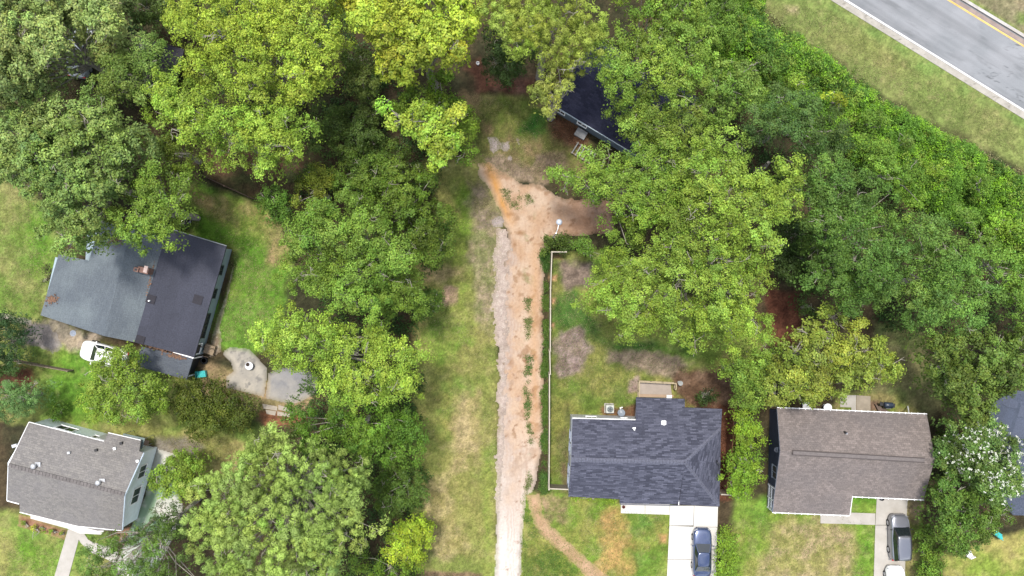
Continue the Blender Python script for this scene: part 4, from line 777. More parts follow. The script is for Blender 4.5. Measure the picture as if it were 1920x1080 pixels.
# ------------------------------------------------------------------ cars (local y = forward)
def paintmat(name, c, rough=.22, metal=.5): return mat(name, c, rough, .02, 1, metal=metal, spec=.5, coat=1.0)
def car(name, label, cat, loc, rz, L, W, kind, pm, group=None, trim=None):
    root = empty(name, loc, label, cat, group, rz); hw = W / 2
    prof = {'sedan': dict(nose=.62, hood=.80, cowl=.98, belt=.98, deck=1.06, tail=.86, yc=.98, yw=.22, yr=-1.12, yb=-1.78, zr=1.44, wr=.60),
            'suv': dict(nose=.80, hood=1.0, cowl=1.12, belt=1.12, deck=1.14, tail=.95, yc=1.12, yw=.42, yr=-1.92, yb=-2.16, zr=1.70, wr=.66),
            'hatch': dict(nose=.68, hood=.88, cowl=1.04, belt=1.04, deck=1.05, tail=.90, yc=1.05, yw=.38, yr=-1.5, yb=-1.95, zr=1.52, wr=.62)}[kind]
    hl = L / 2; st = np.array([0, .02, .06, .12, .2, .28, .36, .5, .64, .76, .86, .93, .975, 1.0]); ys = hl - st * L
    V = []; n = None
    for y in ys:
        e = abs(y) / hl; wy = hw * (1 - (.34 if y > 0 else .20) * max(0, (e - .66) / .34) ** 2.3)
        if y > prof['yc']: t = (hl - y) / (hl - prof['yc']); zt = prof['nose'] + (prof['cowl'] - prof['nose']) * min(1, t * 1.0) ** .55
        elif y < prof['yb']: t = (y + hl) / (hl + prof['yb']); zt = prof['tail'] + (prof['deck'] - prof['tail']) * min(1, t) ** .5
        else: zt = prof['belt'] + (prof['deck'] - prof['belt']) * (prof['yc'] - y) / (prof['yc'] - prof['yb'])
        if e > .985: zt -= .10
        zb = .22 + (.10 if e > .93 else 0)
        half = [(.0, zt + .035), (wy * .45, zt + .028), (wy * .80, zt), (wy * .93, zt - .06), (wy * .985, zt - .18), (wy, zb + .32), (wy * .97, zb + .06), (wy * .88, zb), (0, zb)]
        ring = [(x, y, z) for x, z in half] + [(-x, y, z) for x, z in half[-2:0:-1]]; n = len(ring); V += ring
    F = []
    for i in range(len(ys) - 1):
        for k in range(n): F.append((i * n + k, i * n + (k + 1) % n, (i + 1) * n + (k + 1) % n, (i + 1) * n + k))
    b = MB(); b.add(V, F + [tuple(range(n - 1, -1, -1)), tuple((len(ys) - 1) * n + k for k in range(n))]); body = b.build("body", pm, root, smooth=True)
    m = body.modifiers.new("sub", 'SUBSURF'); m.levels = 1; m.render_levels = 1
    # cabin: posts and roof
    wb, wr, zr = hw * .90, hw * prof['wr'] * 1.12, prof['zr']; zb = prof['belt'] - .02
    base = [(-wb * .92, prof['yc']), (wb * .92, prof['yc']), (wb, .0), (wb * .90, prof['yb']), (-wb * .90, prof['yb']), (-wb, .0)]
    top = [(-wr * .93, prof['yw']), (wr * .93, prof['yw']), (wr, -.35), (wr * .90, prof['yr']), (-wr * .90, prof['yr']), (-wr, -.35)]
    cb = MB(); bz = [zb + .02, zb + .02, zb, zb + .05, zb + .05, zb]; tz = [zr - .05, zr - .05, zr - .015, zr - .06, zr - .06, zr - .015]
    vs = [(x, y, z) for (x, y), z in zip(base, bz)] + [(x, y, z) for (x, y), z in zip(top, tz)]
    cb.add(vs, [(i, (i + 1) % 6, 6 + (i + 1) % 6, 6 + i)[::-1] for i in range(6)]); cb.build("cabin_frame", trim or pm, root)
    nx, ny = 9, 12; g = MB(); vv = []
    for j in range(ny):
        t = j / (ny - 1); y = prof['yw'] + (prof['yr'] - prof['yw']) * t; wv = wr * (.93 + .09 * sin(pi * min(1, t * 1.1)) - .03 * t)
        for i in range(nx):
            u = i / (nx - 1) * 2 - 1; vv.append((u * wv, y + .05 * (1 - u * u) * (1 if t < .5 else -1) * (abs(t - .5) * 2) ** 3, zr - .045 * abs(u) ** 3 - .05 * (2 * t - 1) ** 4 + .01))
    g.add(vv, [(j * nx + i, (j + 1) * nx + i, (j + 1) * nx + i + 1, j * nx + i + 1) for j in range(ny - 1) for i in range(nx - 1)])
    o = g.build("roof_panel", pm, root, smooth=True); m = o.modifiers.new("solid", 'SOLIDIFY'); m.thickness = .03; m.offset = -1
    def glass(nm, a, bq, c, d, ins=.08, out=.012):
        a, bq, c, d = map(mathutils.Vector, (a, bq, c, d)); nr = (bq - a).cross(d - a).normalized(); cc = (a + bq + c + d) / 4
        if nr.dot(cc - mathutils.Vector((0, -.4, .8))) < 0: nr = -nr
        q = [p + (cc - p) * ins + nr * out for p in (a, bq, c, d)]; MB().add(q + [p - nr * .01 for p in q], [(0, 1, 2, 3), (7, 6, 5, 4), (0, 4, 5, 1), (1, 5, 6, 2), (2, 6, 7, 3), (3, 7, 4, 0)]).build(nm, CARGLASS, root)
    B_ = [vs[i] for i in range(6)]; T_ = [vs[6 + i] for i in range(6)]
    glass("windscreen", B_[0], B_[1], T_[1], T_[0]); glass("rear_window", B_[3], B_[4], T_[4], T_[3])
    for q in ((B_[1], B_[2], T_[2], T_[1]), (B_[2], B_[3], T_[3], T_[2]), (B_[0], B_[5], T_[5], T_[0]), (B_[5], B_[4], T_[4], T_[5])): glass("side_window", *q)
    for sx in (-1, 1):
        for yy in (L * .29, -L * .29):
            x = sx * (hw - .10); r = .34 if kind == 'suv' else .32
            t = MB(); pr = []; nseg = 22
            for rr, xx in ((r * .62, -.10), (r * .95, -.11), (r, -.06), (r, .06), (r * .95, .11), (r * .62, .10)):
                pr.append((rr, xx))
            V2 = []; F2 = []
            for rr, xx in pr: V2 += [(x + xx, yy + rr * cos(2 * pi * k / nseg), r + rr * sin(2 * pi * k / nseg)) for k in range(nseg)]
            for i in range(len(pr) - 1): F2 += [(i * nseg + k, i * nseg + (k + 1) % nseg, (i + 1) * nseg + (k + 1) % nseg, (i + 1) * nseg + k) for k in range(nseg)]
            wo = t.add(V2, F2).build("wheel", TYRE, root, smooth=True)
            q = MB(); q.add([(x + sx * .085, yy + r * .63 * cos(2 * pi * k / 20), r + r * .63 * sin(2 * pi * k / 20)) for k in range(20)] + [(x + sx * .05, yy, r)], [(k, (k + 1) % 20, 20) for k in range(20)]); q.build("rim", STEEL, wo)
        mz = zb + .06; MB().box(sx * (hw + .07), prof['yc'] - .22, mz, .20, .10, .13).build("wing_mirror", DARK if trim else pm, root, bevel=.03)
        MB().add([(sx * hw * a_, hl - bb_, z_) for a_, bb_, z_ in ((.55, .035, .64), (.90, .24, .64), (.90, .27, .78), (.55, .13, .78))] if kind != 'suv' else [(sx * hw * a_, hl - bb_, z_ + .13) for a_, bb_, z_ in ((.55, .03, .66), (.92, .22, .66), (.90, .26, .80), (.55, .12, .80))], [(0, 1, 2, 3)]).build("headlight", LAMP, root)
        MB().box(sx * hw * .74, -hl + .09, prof['tail'] - .08, hw * .36, .12, .14).build("tail_light", REDL, root, bevel=.02)
        if kind == 'suv': MB().tube([(sx * wr * .9, prof['yw'] - .1, zr + .03), (sx * wr * .94, -.7, zr + .05), (sx * wr * .86, prof['yr'] + .15, zr + .03)], .022, 6).build("roof_rail", DARK, root)
    MB().box(0, hl - .05, .45, W * .62, .06, .2).build("grille", DARK, root, bevel=.02)
    return root
CARGLASS = mat("car_glass", (.012, .016, .018), .05, .1, 1, spec=.7, coat=.6)
TYRE = mat("tyre_rubber", (.02, .02, .02), .85, .2, 5); LAMP = mat("lamp_glass", (.3, .31, .33), .15, .05, 2); REDL = mat("red_lens", (.35, .01, .01), .3, .05)
car("parked_car", "dark blue sedan parked nose in on the bright white driveway", "car", P(1313, 1031), -.02, 4.75, 1.84, 'sedan', paintmat("dark_blue_paint", (.05, .07, .14)), "parked cars")
car("parked_car", "black and grey sport utility with roof rails on the grey driveway", "car", P(1679, 1002.5), .02, 4.5, 1.86, 'suv', paintmat("graphite_paint", (.2, .205, .23), .28, .6), "parked cars", DARK)
car("parked_car", "white car at the bottom edge behind the black and grey one", "car", P(1672, 1098), .0, 4.4, 1.80, 'hatch', paintmat("white_car_paint", (.78, .78, .78), .3, 0), "parked cars", DARK)
car("parked_car", "white car on the grass under the tree beside the slate roofed house", "car", P(203, 664), 1.30, 4.8, 1.98, 'hatch', paintmat("white_car_paint", (0, 0, 0)), "parked cars")
car("parked_car", "black car mostly under the tree behind the slate roofed house", "car", P(322, 425), -1.1, 4.5, 1.82, 'sedan', paintmat("black_paint", (.01, .01, .012)), "parked cars")
car("parked_van", "pale vehicle glimpsed through the crowns at upper left", "van", P(161, 103), -.16, 5.0, 1.95, 'suv', paintmat("pale_van_paint", (.30, .32, .33), .4, 0), "parked cars")

# ------------------------------------------------------------------ fences
def fence(name, pts, h, label, pm, cap=None, post=2.4, t=.05, pr=.06, cat="fence", capw=.10, postm=None):
    W_ = [P(a, b)[:2] for a, b in pts]; org = (*W_[0], 0); root = empty(name, org, label, cat, "fences"); pa = MB(org); ca = MB(org)
    for i in range(len(W_) - 1):
        a, b = W_[i], W_[i + 1]; L = hypot(b[0] - a[0], b[1] - a[1]); n = max(1, round(L / post)); pa.wallseg(a, b, .04, h, h, t)
        rz = atan2(b[1] - a[1], b[0] - a[0]); nb = int(L / .15)
        for k in range(nb):
            tt = (k + .5) / nb; pa.box(a[0] + (b[0] - a[0]) * tt, a[1] + (b[1] - a[1]) * tt, h / 2 + .02, .12, t + .03, h - .02, rz)
        if cap: ca.box((a[0] + b[0]) / 2, (a[1] + b[1]) / 2, h + .03, L + .04, capw, .05, rz)
        for k in range(n + (i == len(W_) - 2)):
            x = a[0] + (b[0] - a[0]) * k / n; y = a[1] + (b[1] - a[1]) * k / n
            MB(org).box(x, y, (h + .1) / 2, pr * 2, pr * 2, h + .1, rz).build("post", postm or cap or pm, root)
    pa.build("panel", pm, root)
    if cap: ca.build("top_rail", cap, root)
    return root
CREAM = mat("cream_vinyl", alb(212, 202, 184), .7, .10, 2)
fence("fence", [(1059, 474), (1033, 474), (1030.5, 540), (1030, 655), (1029, 656), (1030, 697), (1028.5, 698), (1028.5, 780), (1027.5, 908)], 1.8, "long cream topped fence beside the dirt track", mat("fence_panel", alb(150, 140, 122), .8, .15, 3), CREAM, capw=.09)
fence("fence", [(1029, 908), (1064, 909.5)], 1.5, "short cream fence joining the long fence to the house corner", mat("fence_panel", (0, 0, 0)), CREAM)
fence("fence", [(1366, 762), (1364, 810), (1360, 862), (1352, 908)], 1.8, "brown board fence between the blue and the brown roofed houses", REDWOOD)
fence("fence", [(1344, 918), (1360, 919)], 1.6, "short pale gate panel right of the blue shingled house", mat("pinkish_board", alb(216, 190, 170), .8), CREAM)
fence("fence", [(6, 669), (70, 682), (137, 694)], .9, "low weathered board fence at the left edge below the white car", mat("grey_board", alb(150, 134, 116), .9, .15, 4))
fence("fence", [(372, 325), (430, 352), (474, 372), (520, 385)], 1.2, "dark wire and post fence behind the lawn of the slate roofed house", mat("dark_board", alb(92, 74, 62), .9, .2, 4), t=.02)

# ------------------------------------------------------------------ small yard things
def thing(name, px, py, label, cat, z=0, rz=0, group=None):
    return empty(name, P(px, py, z), label, cat, group, rz)
r_ = thing("air_conditioner", 1142, 765, "square white air conditioner unit with round fan behind the blue shingled house", "air conditioner")
MB().box(0, 0, .38, .78, .78, .76).build("casing", mat("ac_white", alb(220, 222, 214), .6, .05, 3), r_, bevel=.06)
MB().lathe(0, 0, [(.31, .755), (.31, .775), (.27, .78), (.12, .79)], 24).build("fan_grille", mat("fan_grey", alb(128, 138, 138), .5, .1), r_)
fb = MB()
for k in range(5): fb.box(.14 * cos(k * 1.257), .14 * sin(k * 1.257), .80, .2, .07, .012, k * 1.257)
fb.lathe(0, 0, [(.07, .78), (.06, .82)], 12).build("fan_blade", mat("fan_dark", alb(70, 80, 82), .5), r_); MB().box(0, 0, .02, .95, .95, .05).build("pad", GC, r_)
r_ = thing("satellite_dish", 1163, 771, "grey satellite dish standing on the grass beside the air conditioner", "satellite dish")
dm = mat("dish_plate", alb(150, 160, 172), .5, .05); M = MB()
M.lathe(0, 0, [(.03, .0), (.3, .07), (.37, .14), (.35, .14), (.29, .09), (.02, .03)], 26); o = M.build("dish", dm, r_, smooth=True); o.rotation_euler = (-.35, 0, .2); o.location = (.03, -.1, .45)
MB().tube([(0, 0, 0), (0, 0, .5)], .03).tube([(0, 0, .45), (-.1, .42, .75)], .015).box(-.1, .44, .77, .14, .12, .1).box(.06, .5, .7, .1, .1, .07).build("arm", WHITE, r_)
r_ = thing("street_lamp", 1035, 447, "pale street lamp on a slim pole at the top corner of the long fence", "street lamp")
MB().tube([(0, 0, 0), (0, 0, 4), (0, 0, 6.6)], [.1, .08, .06], 10).build("pole", STEEL, r_)
MB().tube([(0, 0, 6.3), (.12, .35, 6.9), (.22, .85, 7.1)], .035, 8).build("arm", WHITE, r_)
MB().lathe(.24, .95, [(.10, 6.92), (.26, 7.0), (.28, 7.1), (.14, 7.24), (.04, 7.26)], 20).build("lamp_head", mat("lamp_shell", alb(214, 220, 232), .4, .03), r_, smooth=True)
r_ = thing("planter", 470, 685, "round white tub with dark opening on the patio", "planter")
MB().lathe(0, 0, [(.26, .02), (.36, .3), (.40, .46), (.36, .46), (.34, .44), (.05, .44)], 22).build("tub", mat("tub_white", alb(236, 238, 242), .4, .05), r_, smooth=False)
MB().lathe(-.13, .13, [(.19, .442), (.18, .455), (.04, .46)], 14).build("soil", mat("opening_dark", alb(70, 56, 48), .95, .3), r_)  # dark disc painted on the closed top for the tub's dark inside
r_ = thing("storage_tub", 379, 701, "turquoise plastic tub on the grass at the porch corner", "tub", rz=.1)
TQ = mat("turquoise_plastic", alb(70, 206, 204), .35, .08, 3)
MB().box(0, 0, .04, 1.0, .6, .06).box(-.48, 0, .25, .05, .6, .4).box(.48, 0, .25, .05, .6, .4).box(0, .29, .25, 1.0, .05, .4).box(0, -.29, .25, 1.0, .05, .4).build("body", TQ, r_, bevel=.02)
MB().box(.1, 0, .47, .86, .62, .04, .08).box(.12, .02, .5, .5, .3, .03, .2).build("lid", TQ, r_, bevel=.02)
r_ = thing("tyre", 383, 676, "black tyre lying on the grass by the porch", "tyre")
pr = [(.2 + .09 * (1 + cos(a)), .09 + .09 * sin(a)) for a in np.linspace(0, 2 * pi, 12)]
MB().lathe(0, 0, pr, 20).build("casing", TYRE, r_, smooth=True)
# patio with low timber edge behind the blue shingled house
b = MB(); b.prism(PP([(1199, 717), (1257, 719), (1260, 746), (1198, 744)]), -.02, .08); tag(b.build("patio", mat("patio_pink", alb(186, 172, 160), .9, .08, 1.5, bump=.2)), "pinkish concrete patio behind the blue shingled house", None, kind='structure')
b = MB(); b.prism(PP([(1198, 738.5), (1262, 740), (1262, 745), (1198, 744)]), .08, .15); tag(b.build("patio_step", mat("patio_tan", alb(196, 168, 142), .9, .08, 2)), "tan strip at the house side of the patio", None, kind='structure')
r_ = thing("railing", 1196, 714, "weathered timber railing around the small back patio", "railing"); o0 = P(1196, 714)
q = MB(o0)
def rail(p0, p1, z=.9, w=.07): a, b_ = P(*p0), P(*p1); L = hypot(b_[0] - a[0], b_[1] - a[1]); q.box((a[0] + b_[0]) / 2, (a[1] + b_[1]) / 2, z, L, .10, w, atan2(b_[1] - a[1], b_[0] - a[0]))
for z in (.9, .25): rail((1195, 713.5), (1264, 717.0), z); rail((1195.7, 714), (1195.2, 748), z + .003); rail((1264, 717.5), (1263.5, 728), z + .003)
q.build("rail", mat("pale_timber", alb(196, 178, 146), .85, .15, 5), r_)
for px, py in ((1196, 714), (1219, 715), (1241, 716), (1263.5, 717), (1263, 728), (1195.5, 731), (1195.2, 748)): MB(o0).box(*P(px, py)[:2], .45, .1, .1, .9).build("post", mat("pale_timber", (0, 0, 0)), r_)
def bench_like(px, py, lab, w, d, h, m, rz, cat, name, back=False):
    r = thing(name, px, py, lab, cat, 0, rz); MB().box(0, 0, h, w, d, .06).build("seat" if back else "top", m, r, bevel=.02)
    for sx in (-1, 1):
        for sy in (-1, 1): MB().box(sx * (w / 2 - .06), sy * (d / 2 - .06), h / 2, .05, .05, h - .04).build("leg", m, r)
    if back: MB().box(0, -d / 2 + .03, h + .28, w, .06, .5).build("backrest", m, r, bevel=.02)
    return r
bench_like(1253, 742.5, "small white bench against the house at the back patio", .5, .3, .4, WHITE, 0, "bench", "bench")
r_ = thing("awning", 268, 818, "grey green canopy over the back step of the white gabled house", "awning", rz=-.25); cm = mat("canopy_green", alb(132, 148, 146), .8, .1, 2)
M = MB().plane([(-1.1, -.55, 2.15), (1.15, -.5, 2.1), (1.1, .5, 1.9), (-1.0, .45, 1.95)], .04); M.build("canvas", cm, r_)
for x, y in ((-1.0, .35), (1.0, .4), (1.05, -.45), (-1.0, -.45)): MB().tube([(x, y, 0), (x, y, 1.88)], .03, 6).build("pole", STEEL, r_)
bench_like(277, 829, "brown cushioned patio chair under the canopy edge", .62, .62, .42, mat("tan_cushion", alb(190, 160, 138), .9), -.3, "chair", "patio_chair", True)
bench_like(268, 833, "small dark table beside the brown patio chair", .5, .5, .5, DARK, -.3, "table", "side_table")
for px, py, lb in ((1507, 759, "round glass topped table behind the brown roofed house, left of the two"), (1546, 762, "round glass topped table behind the brown roofed house, right of the two")):
    r = thing("garden_table", px, py, lb, "table", group="round tables behind the brown roofed house"); MB().lathe(0, 0, [(.36, .7), (.36, .73)], 24).build("top", mat("frosted_glass", alb(190, 200, 196), .25, .05, 3), r)
    MB().lathe(0, 0, [(.37, .68), (.40, .70), (.40, .74), (.37, .74)], 24).build("rim", WHITE, r); MB().lathe(0, 0, [(.22, .02), (.05, .05), (.04, .68)], 12).build("pedestal", STEEL, r)
r_ = thing("grill", 1657, 757, "dark barrel shaped barbecue grill behind the brown roofed house", "grill", rz=-.08); gm = mat("grill_enamel", alb(58, 70, 88), .35, .1, 3)
M = MB(); M.tube([(-.42, 0, .85), (-.38, 0, .85), (.38, 0, .85), (.42, 0, .85)], [.2, .29, .29, .2], 16); M.build("lid", gm, r_, smooth=True)
MB().box(.56, 0, .8, .24, .4, .05).box(-.62, .05, .78, .34, .34, .05).build("side_shelf", DARK, r_)
for x in (-.35, .35):
    for y in (-.18, .18): MB().tube([(x, y, 0), (x, y, .75)], .02, 6).build("leg", DARK, r_)
MB().tube([(-.25, -.33, .95), (.25, -.33, .95)], .015, 6).build("handle", STEEL, r_)
b = MB(); b.prism(PP([(1638, 757), (1652, 763), (1668, 773), (1646, 773)]), .0, .30); tag(b.build("wooden_ramp", mat("ramp_boards", alb(126, 108, 98), .9, .15, 4)), "brown board ramp at the back wall beside the grill", "ramp")
r_ = thing("bucket", 896, 120, "small white bucket on bare soil at the top of the clearing", "bucket"); MB().lathe(0, 0, [(.12, 0), (.17, .32), (.15, .32), (.11, .05)], 16).build("pail", WHITE, r_); MB().tube([(-.16, 0, .3), (0, .08, .42), (.16, 0, .3)], .01, 6).build("handle", STEEL, r_)
bench_like(1812, 1036, "white garden chair beneath the flowering tree", .55, .5, .42, WHITE, .4, "chair", "garden_chair", True)
bench_like(1866, 1000, "turquoise garden chair beneath the flowering tree", .7, .5, .42, TQ, -.6, "chair", "garden_chair", True)
bench_like(1872, 1006, "small turquoise stool beside the turquoise garden chair", .35, .3, .35, TQ, .2, "stool", "stool")
# timber bits and pallets by the north house
r_ = thing("pallet", 1094, 288, "grey timber frame lying under the trees by the dark roofed house", "pallet", rz=-.55); M = MB()
for k in range(6): M.box(-1.0 + k * .4, 0, .3, .12, 1.3, .04)
MB().box(0, .55, .18, 2.3, .1, .16).box(0, -.55, .18, 2.3, .1, .16).build("bearer", WOOD, r_); M.build("board", mat("silver_timber", alb(170, 170, 166), .9, .2, 4), r_)
r_ = thing("bird_bath", 1273, 717, "small pale birdbath at the corner of the back patio", "birdbath"); MB().lathe(0, 0, [(.15, 0), (.05, .08), (.05, .55), (.22, .6), (.24, .68), (.2, .66), (.04, .62)], 16).build("basin", mat("pale_stone", alb(170, 172, 170), .8), r_)
r_ = thing("flower_pot", 1168.5, 949, "small dark red pot on the front walk of the blue shingled house", "pot"); MB().lathe(0, 0, [(.1, .05), (.16, .3), (.13, .3), (.09, .1)], 14).build("pot", mat("terracotta", alb(110, 50, 44), .8), r_)
r_ = thing("flower_pot", 1651, 933.5, "dark pot plant at the garage wall of the brown roofed house", "pot"); MB().lathe(0, 0, [(.12, .05), (.2, .35), (.16, .35), (.1, .1)], 14).build("pot", DARK, r_)

# ------------------------------------------------------------------ vegetation
def leaf_mesh(name, pos, nrm, size, tint, parent, asp=.55, m=LEAF, org=(0, 0, 0), g=None):
    """one kite shaped leaf face per point"""
    n = len(pos); g = g or rng
    nrm = nrm / (np.linalg.norm(nrm, axis=1, keepdims=True) + 1e-9)
    a = np.cross(nrm, g.normal(size=(n, 3))); a /= np.linalg.norm(a, axis=1, keepdims=True) + 1e-9; b = np.cross(nrm, a)
    s = size[:, None]; pos = pos - np.asarray(org)
    V = np.stack([pos - a * s * .5, pos + b * s * asp * .5 + a * s * .08 - nrm * s * .06, pos + a * s * .5, pos - b * s * asp * .5 + a * s * .08 - nrm * s * .06], 1).reshape(-1, 3)
    F = np.arange(4 * n).reshape(n, 4)
    return mesh_np(name, V, F, m, parent, col=np.repeat(tint, 4, 0))
def tube_np(mb, a, b, r0, r1, n=5, bend=.0, g=None):
    a = np.array(a); b = np.array(b); m_ = (a + b) / 2 + (g.normal(size=3) * bend if bend else 0); mb.tube([a, m_, b], [r0, (r0 + r1) / 2, r1], n, cap=False)
CROWNS = []
def tree(name, poly, top, base, tint, label, cat="tree", group=None, lobe=1.35, dens=215, size=.142, style='leaf', twig=.22, seed=0, spread=.215, gap=0.0, edge=3.2, tintvar=.17, dead=None, rough=1.6, flat=.95, fill=1.0, trunk=True, yellow=.05, blossom=0, fray=.35, dome=.6):
    g = np.random.default_rng(1000 + seed); poly = np.asarray(poly, float); hc = base + (top - base) * .75
    px0, py0 = poly.min(0) - 4; px1, py1 = poly.max(0) + 4; sc = H / (H - hc) * S; sp = lobe * 1.02 * sc
    xs, ys = np.meshgrid(np.arange(px0, px1, sp * .92), np.arange(py0, py1, sp * .92)); xs = xs + (np.arange(xs.shape[0]) % 2)[:, None] * sp * .4
    x = (xs + g.uniform(-.42, .42, xs.shape) * sp).ravel(); y = (ys + g.uniform(-.42, .42, ys.shape) * sp).ravel()
    d = sdist(x, y, poly) / sc; k = d > .28 * lobe
    ctr = poly.mean(0); th_ = np.arctan2(y - ctr[1], x - ctr[0]); rr_ = np.hypot(y - ctr[1], x - ctr[0]) / sc
    bough = fbm(np.cos(th_) * 2.6 + rr_ * .10 + 20, np.sin(th_) * 2.6 + rr_ * .07 + 20, 1.0, 100 + seed % 13, 2)     # ridges and hollows running out from the stem
    bough = .5 + (bough - .5) * np.clip(rr_ / 1.5, 0, 1) * (1 if trunk else 0)
    if gap or trunk: k &= fbm(x / sc, y / sc, 2.4, 80 + seed % 9, 3) * .65 + bough * .35 > .36 + .20 * gap
    if not k.any(): k = d >= d.max() - 1e-6
    x, y, d, bough = x[k], y[k], np.maximum(d[k], .15), bough[k]
    ed = min(edge, max(d.max(), .5)); t = np.clip(d / ed, 0, 1); dm = np.sqrt(1 - (1 - t) ** 2)
    z = base + (top - base - lobe * .4) * (1 - dome + dome * dm) * 1.0 + g.normal(0, .10, len(x)) * (top - base)
    z += (fbm(x / sc, y / sc, 3.2, 60 + seed % 11, 2) - .5) * (top - base) * .34 * rough + (bough - .5) * (top - base) * .62 * rough
    z = np.minimum(z, top); z = np.maximum(z, max(.2, base * .6))
    kx = (1 - z / H) / S; lx = (x - 960) * kx; ly = (540 - y) * kx; lr = lobe * g.uniform(.65, 1.2, len(x)); lr = np.minimum(lr, d * 1.0 + .35 * lobe + .1)
    cx, cy = P(*poly.mean(0), hc)[:2]; org = (cx, cy, 0); root = empty(name, org, label, cat, group) if trunk is not None else None
    t0 = np.array(tint, float); t0 = t0 * .66 + .34 * np.array((122, 152, 62)) * (t0.dot((.3, .6, .1)) / 134.); base_c = np.clip(lin(t0 * np.array((1.09, 1.01, 1.02))) * K * 1.30, 0, .8)
    lob_t = (1 + g.normal(0, tintvar, len(x)))[:, None] * np.stack([1 + g.normal(0, yellow, len(x)), np.ones(len(x)), 1 + g.normal(0, .07, len(x))], 1)
    Ps, Ns, Ss, Ts = [], [], [], []
    for i in range(len(x)):
        r = lr[i]; c = np.array((lx[i], ly[i], z[i]))
        if style == 'pine':
            nc = max(4, int(9.5 * r * r)); u = g.normal(size=(nc, 3)); u[:, 2] = np.abs(u[:, 2]) * .9 + .05; u /= np.linalg.norm(u, axis=1, keepdims=True)
            cc = c + u * r * g.uniform(.6, 1, (nc, 1)) * np.array((1, 1, flat)); m = int(dens * .75)
            dd = g.normal(size=(nc, m, 3)); dd[..., 2] += .45; dd /= np.linalg.norm(dd, axis=2, keepdims=True); rr = g.uniform(.27, .42, (nc, 1, 1)) * g.uniform(.72, 1.0, (nc, m, 1))
            p = cc[:, None] + dd * rr * np.array((1, 1, .8)); nn = dd + g.normal(0, .28, dd.shape); p = p.reshape(-1, 3); nn = nn.reshape(-1, 3)
            tt = np.repeat((1 + g.normal(0, .10, nc)), m)[:, None] * (1 + g.normal(0, .10, (nc * m, 1))) * lob_t[i]; sz = size * g.uniform(.7, 1.2, len(p))
        else:
            nc = max(5, int(6.5 * r * r)); u = g.normal(size=(nc, 3)); u[:, 2] = np.abs(u[:, 2]) * 1.0 - .25; u /= np.linalg.norm(u, axis=1, keepdims=True)
            cc = c + u * r * g.uniform(.55, 1.08, (nc, 1)) * np.array((1, 1, flat)); m = max(6, int(dens * 3.1 * r * r / nc))
            off = g.normal(0, spread, (nc, m, 3)) * np.array((1, 1, .7)) * g.uniform(.6, 1.35, (nc, 1, 1)); off = np.clip(off, -2.1 * spread, 2.1 * spread); p = (cc[:, None] + off).reshape(-1, 3)
            nn = (off.reshape(-1, 3) / spread * .42 + np.repeat(u, m, 0) * .45 + g.normal(0, .42, (nc * m, 3)) + np.array((0, 0, .55)))
            tt = np.repeat(1 + g.normal(0, .13, nc), m)[:, None] * (1 + g.normal(0, .17, (nc * m, 1))) * lob_t[i] * np.stack([1 + g.normal(0, .07, nc * m), np.ones(nc * m), 1 + g.normal(0, .1, nc * m)], 1)
            sz = size * g.uniform(.5, 1.6, len(p))
        if dead is not None:
            for dx, dy, dr in dead:
                if hypot(x[i] - dx, y[i] - dy) < dr: tt = tt * (lin((176, 112, 62)) * K / base_c)
        Ps.append(p); Ns.append(nn); Ss.append(sz); Ts.append(tt)
    # inner leaves that close the crown
    if fill:
        nf = int(len(x) * 26 * lobe * lobe * fill); j = g.integers(0, len(x), nf); rr = lr[j]
        p = np.stack([lx[j] + g.uniform(-.62, .62, nf) * rr, ly[j] + g.uniform(-.62, .62, nf) * rr, z[j] - g.uniform(.6, 1.6, nf) * np.minimum(2.4, z[j] * .5)], 1)
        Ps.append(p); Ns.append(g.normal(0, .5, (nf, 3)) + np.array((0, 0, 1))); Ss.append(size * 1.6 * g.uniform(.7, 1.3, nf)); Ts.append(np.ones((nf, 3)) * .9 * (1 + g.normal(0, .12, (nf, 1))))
    p = np.concatenate(Ps); nn = np.concatenate(Ns); sz = np.concatenate(Ss); tt = np.clip(np.concatenate(Ts), .25, 2.2) * base_c
    k = p[:, 2] > .05
    crown = leaf_mesh("crown", p[k], nn[k], sz[k], tt[k], root, asp=.34 if style == 'pine' else .58, org=org, g=g)
    if blossom:
        nb = blossom; j = g.choice(len(x), nb); ang = g.normal(size=(nb, 3)); ang[:, 2] = np.abs(ang[:, 2]) + .4; ang /= np.linalg.norm(ang, axis=1, keepdims=True)
        c = np.stack([lx[j], ly[j], z[j]], 1) + ang * lr[j][:, None] * np.array((1.08, 1.08, flat * 1.2)); q = (c[:, None] + g.normal(0, .065, (nb, 11, 3)) * g.uniform(.5, 1.2, (nb, 1, 1))).reshape(-1, 3)
        leaf_mesh("blossom", q, g.normal(0, .5, q.shape) + np.array((0, 0, 1)), .085 * g.uniform(.7, 1.2, len(q)), np.tile(lin((238, 240, 226)) * .75, (len(q), 1)), root, asp=.8, org=org, g=g)
    mb = MB(org); th = hc * .72; r0 = .06 + top * .02
    pts = [(cx + g.normal(0, .05), cy, -.1), (cx + g.normal(0, .12), cy + g.normal(0, .12), th * .5), (cx + g.normal(0, .25), cy + g.normal(0, .25), th)]
    mb.tube(pts, [r0 * 1.25, r0, r0 * .7], 9); tp = np.array(pts[-1]); nl = min(len(x), max(3, int(len(x) * .15))); J = g.choice(len(x), nl, replace=False)
    TW = g.choice(len(x), int(len(x) * twig * 3)); J = list(J) + [q for q in set(TW.tolist()) if q not in set(J.tolist())]
    for j in J: tube_np(mb, tp + np.array((0, 0, -g.uniform(.02, .3) * th)), (lx[j], ly[j], z[j] - .1), r0 * .3, .02, 5, .35, g)
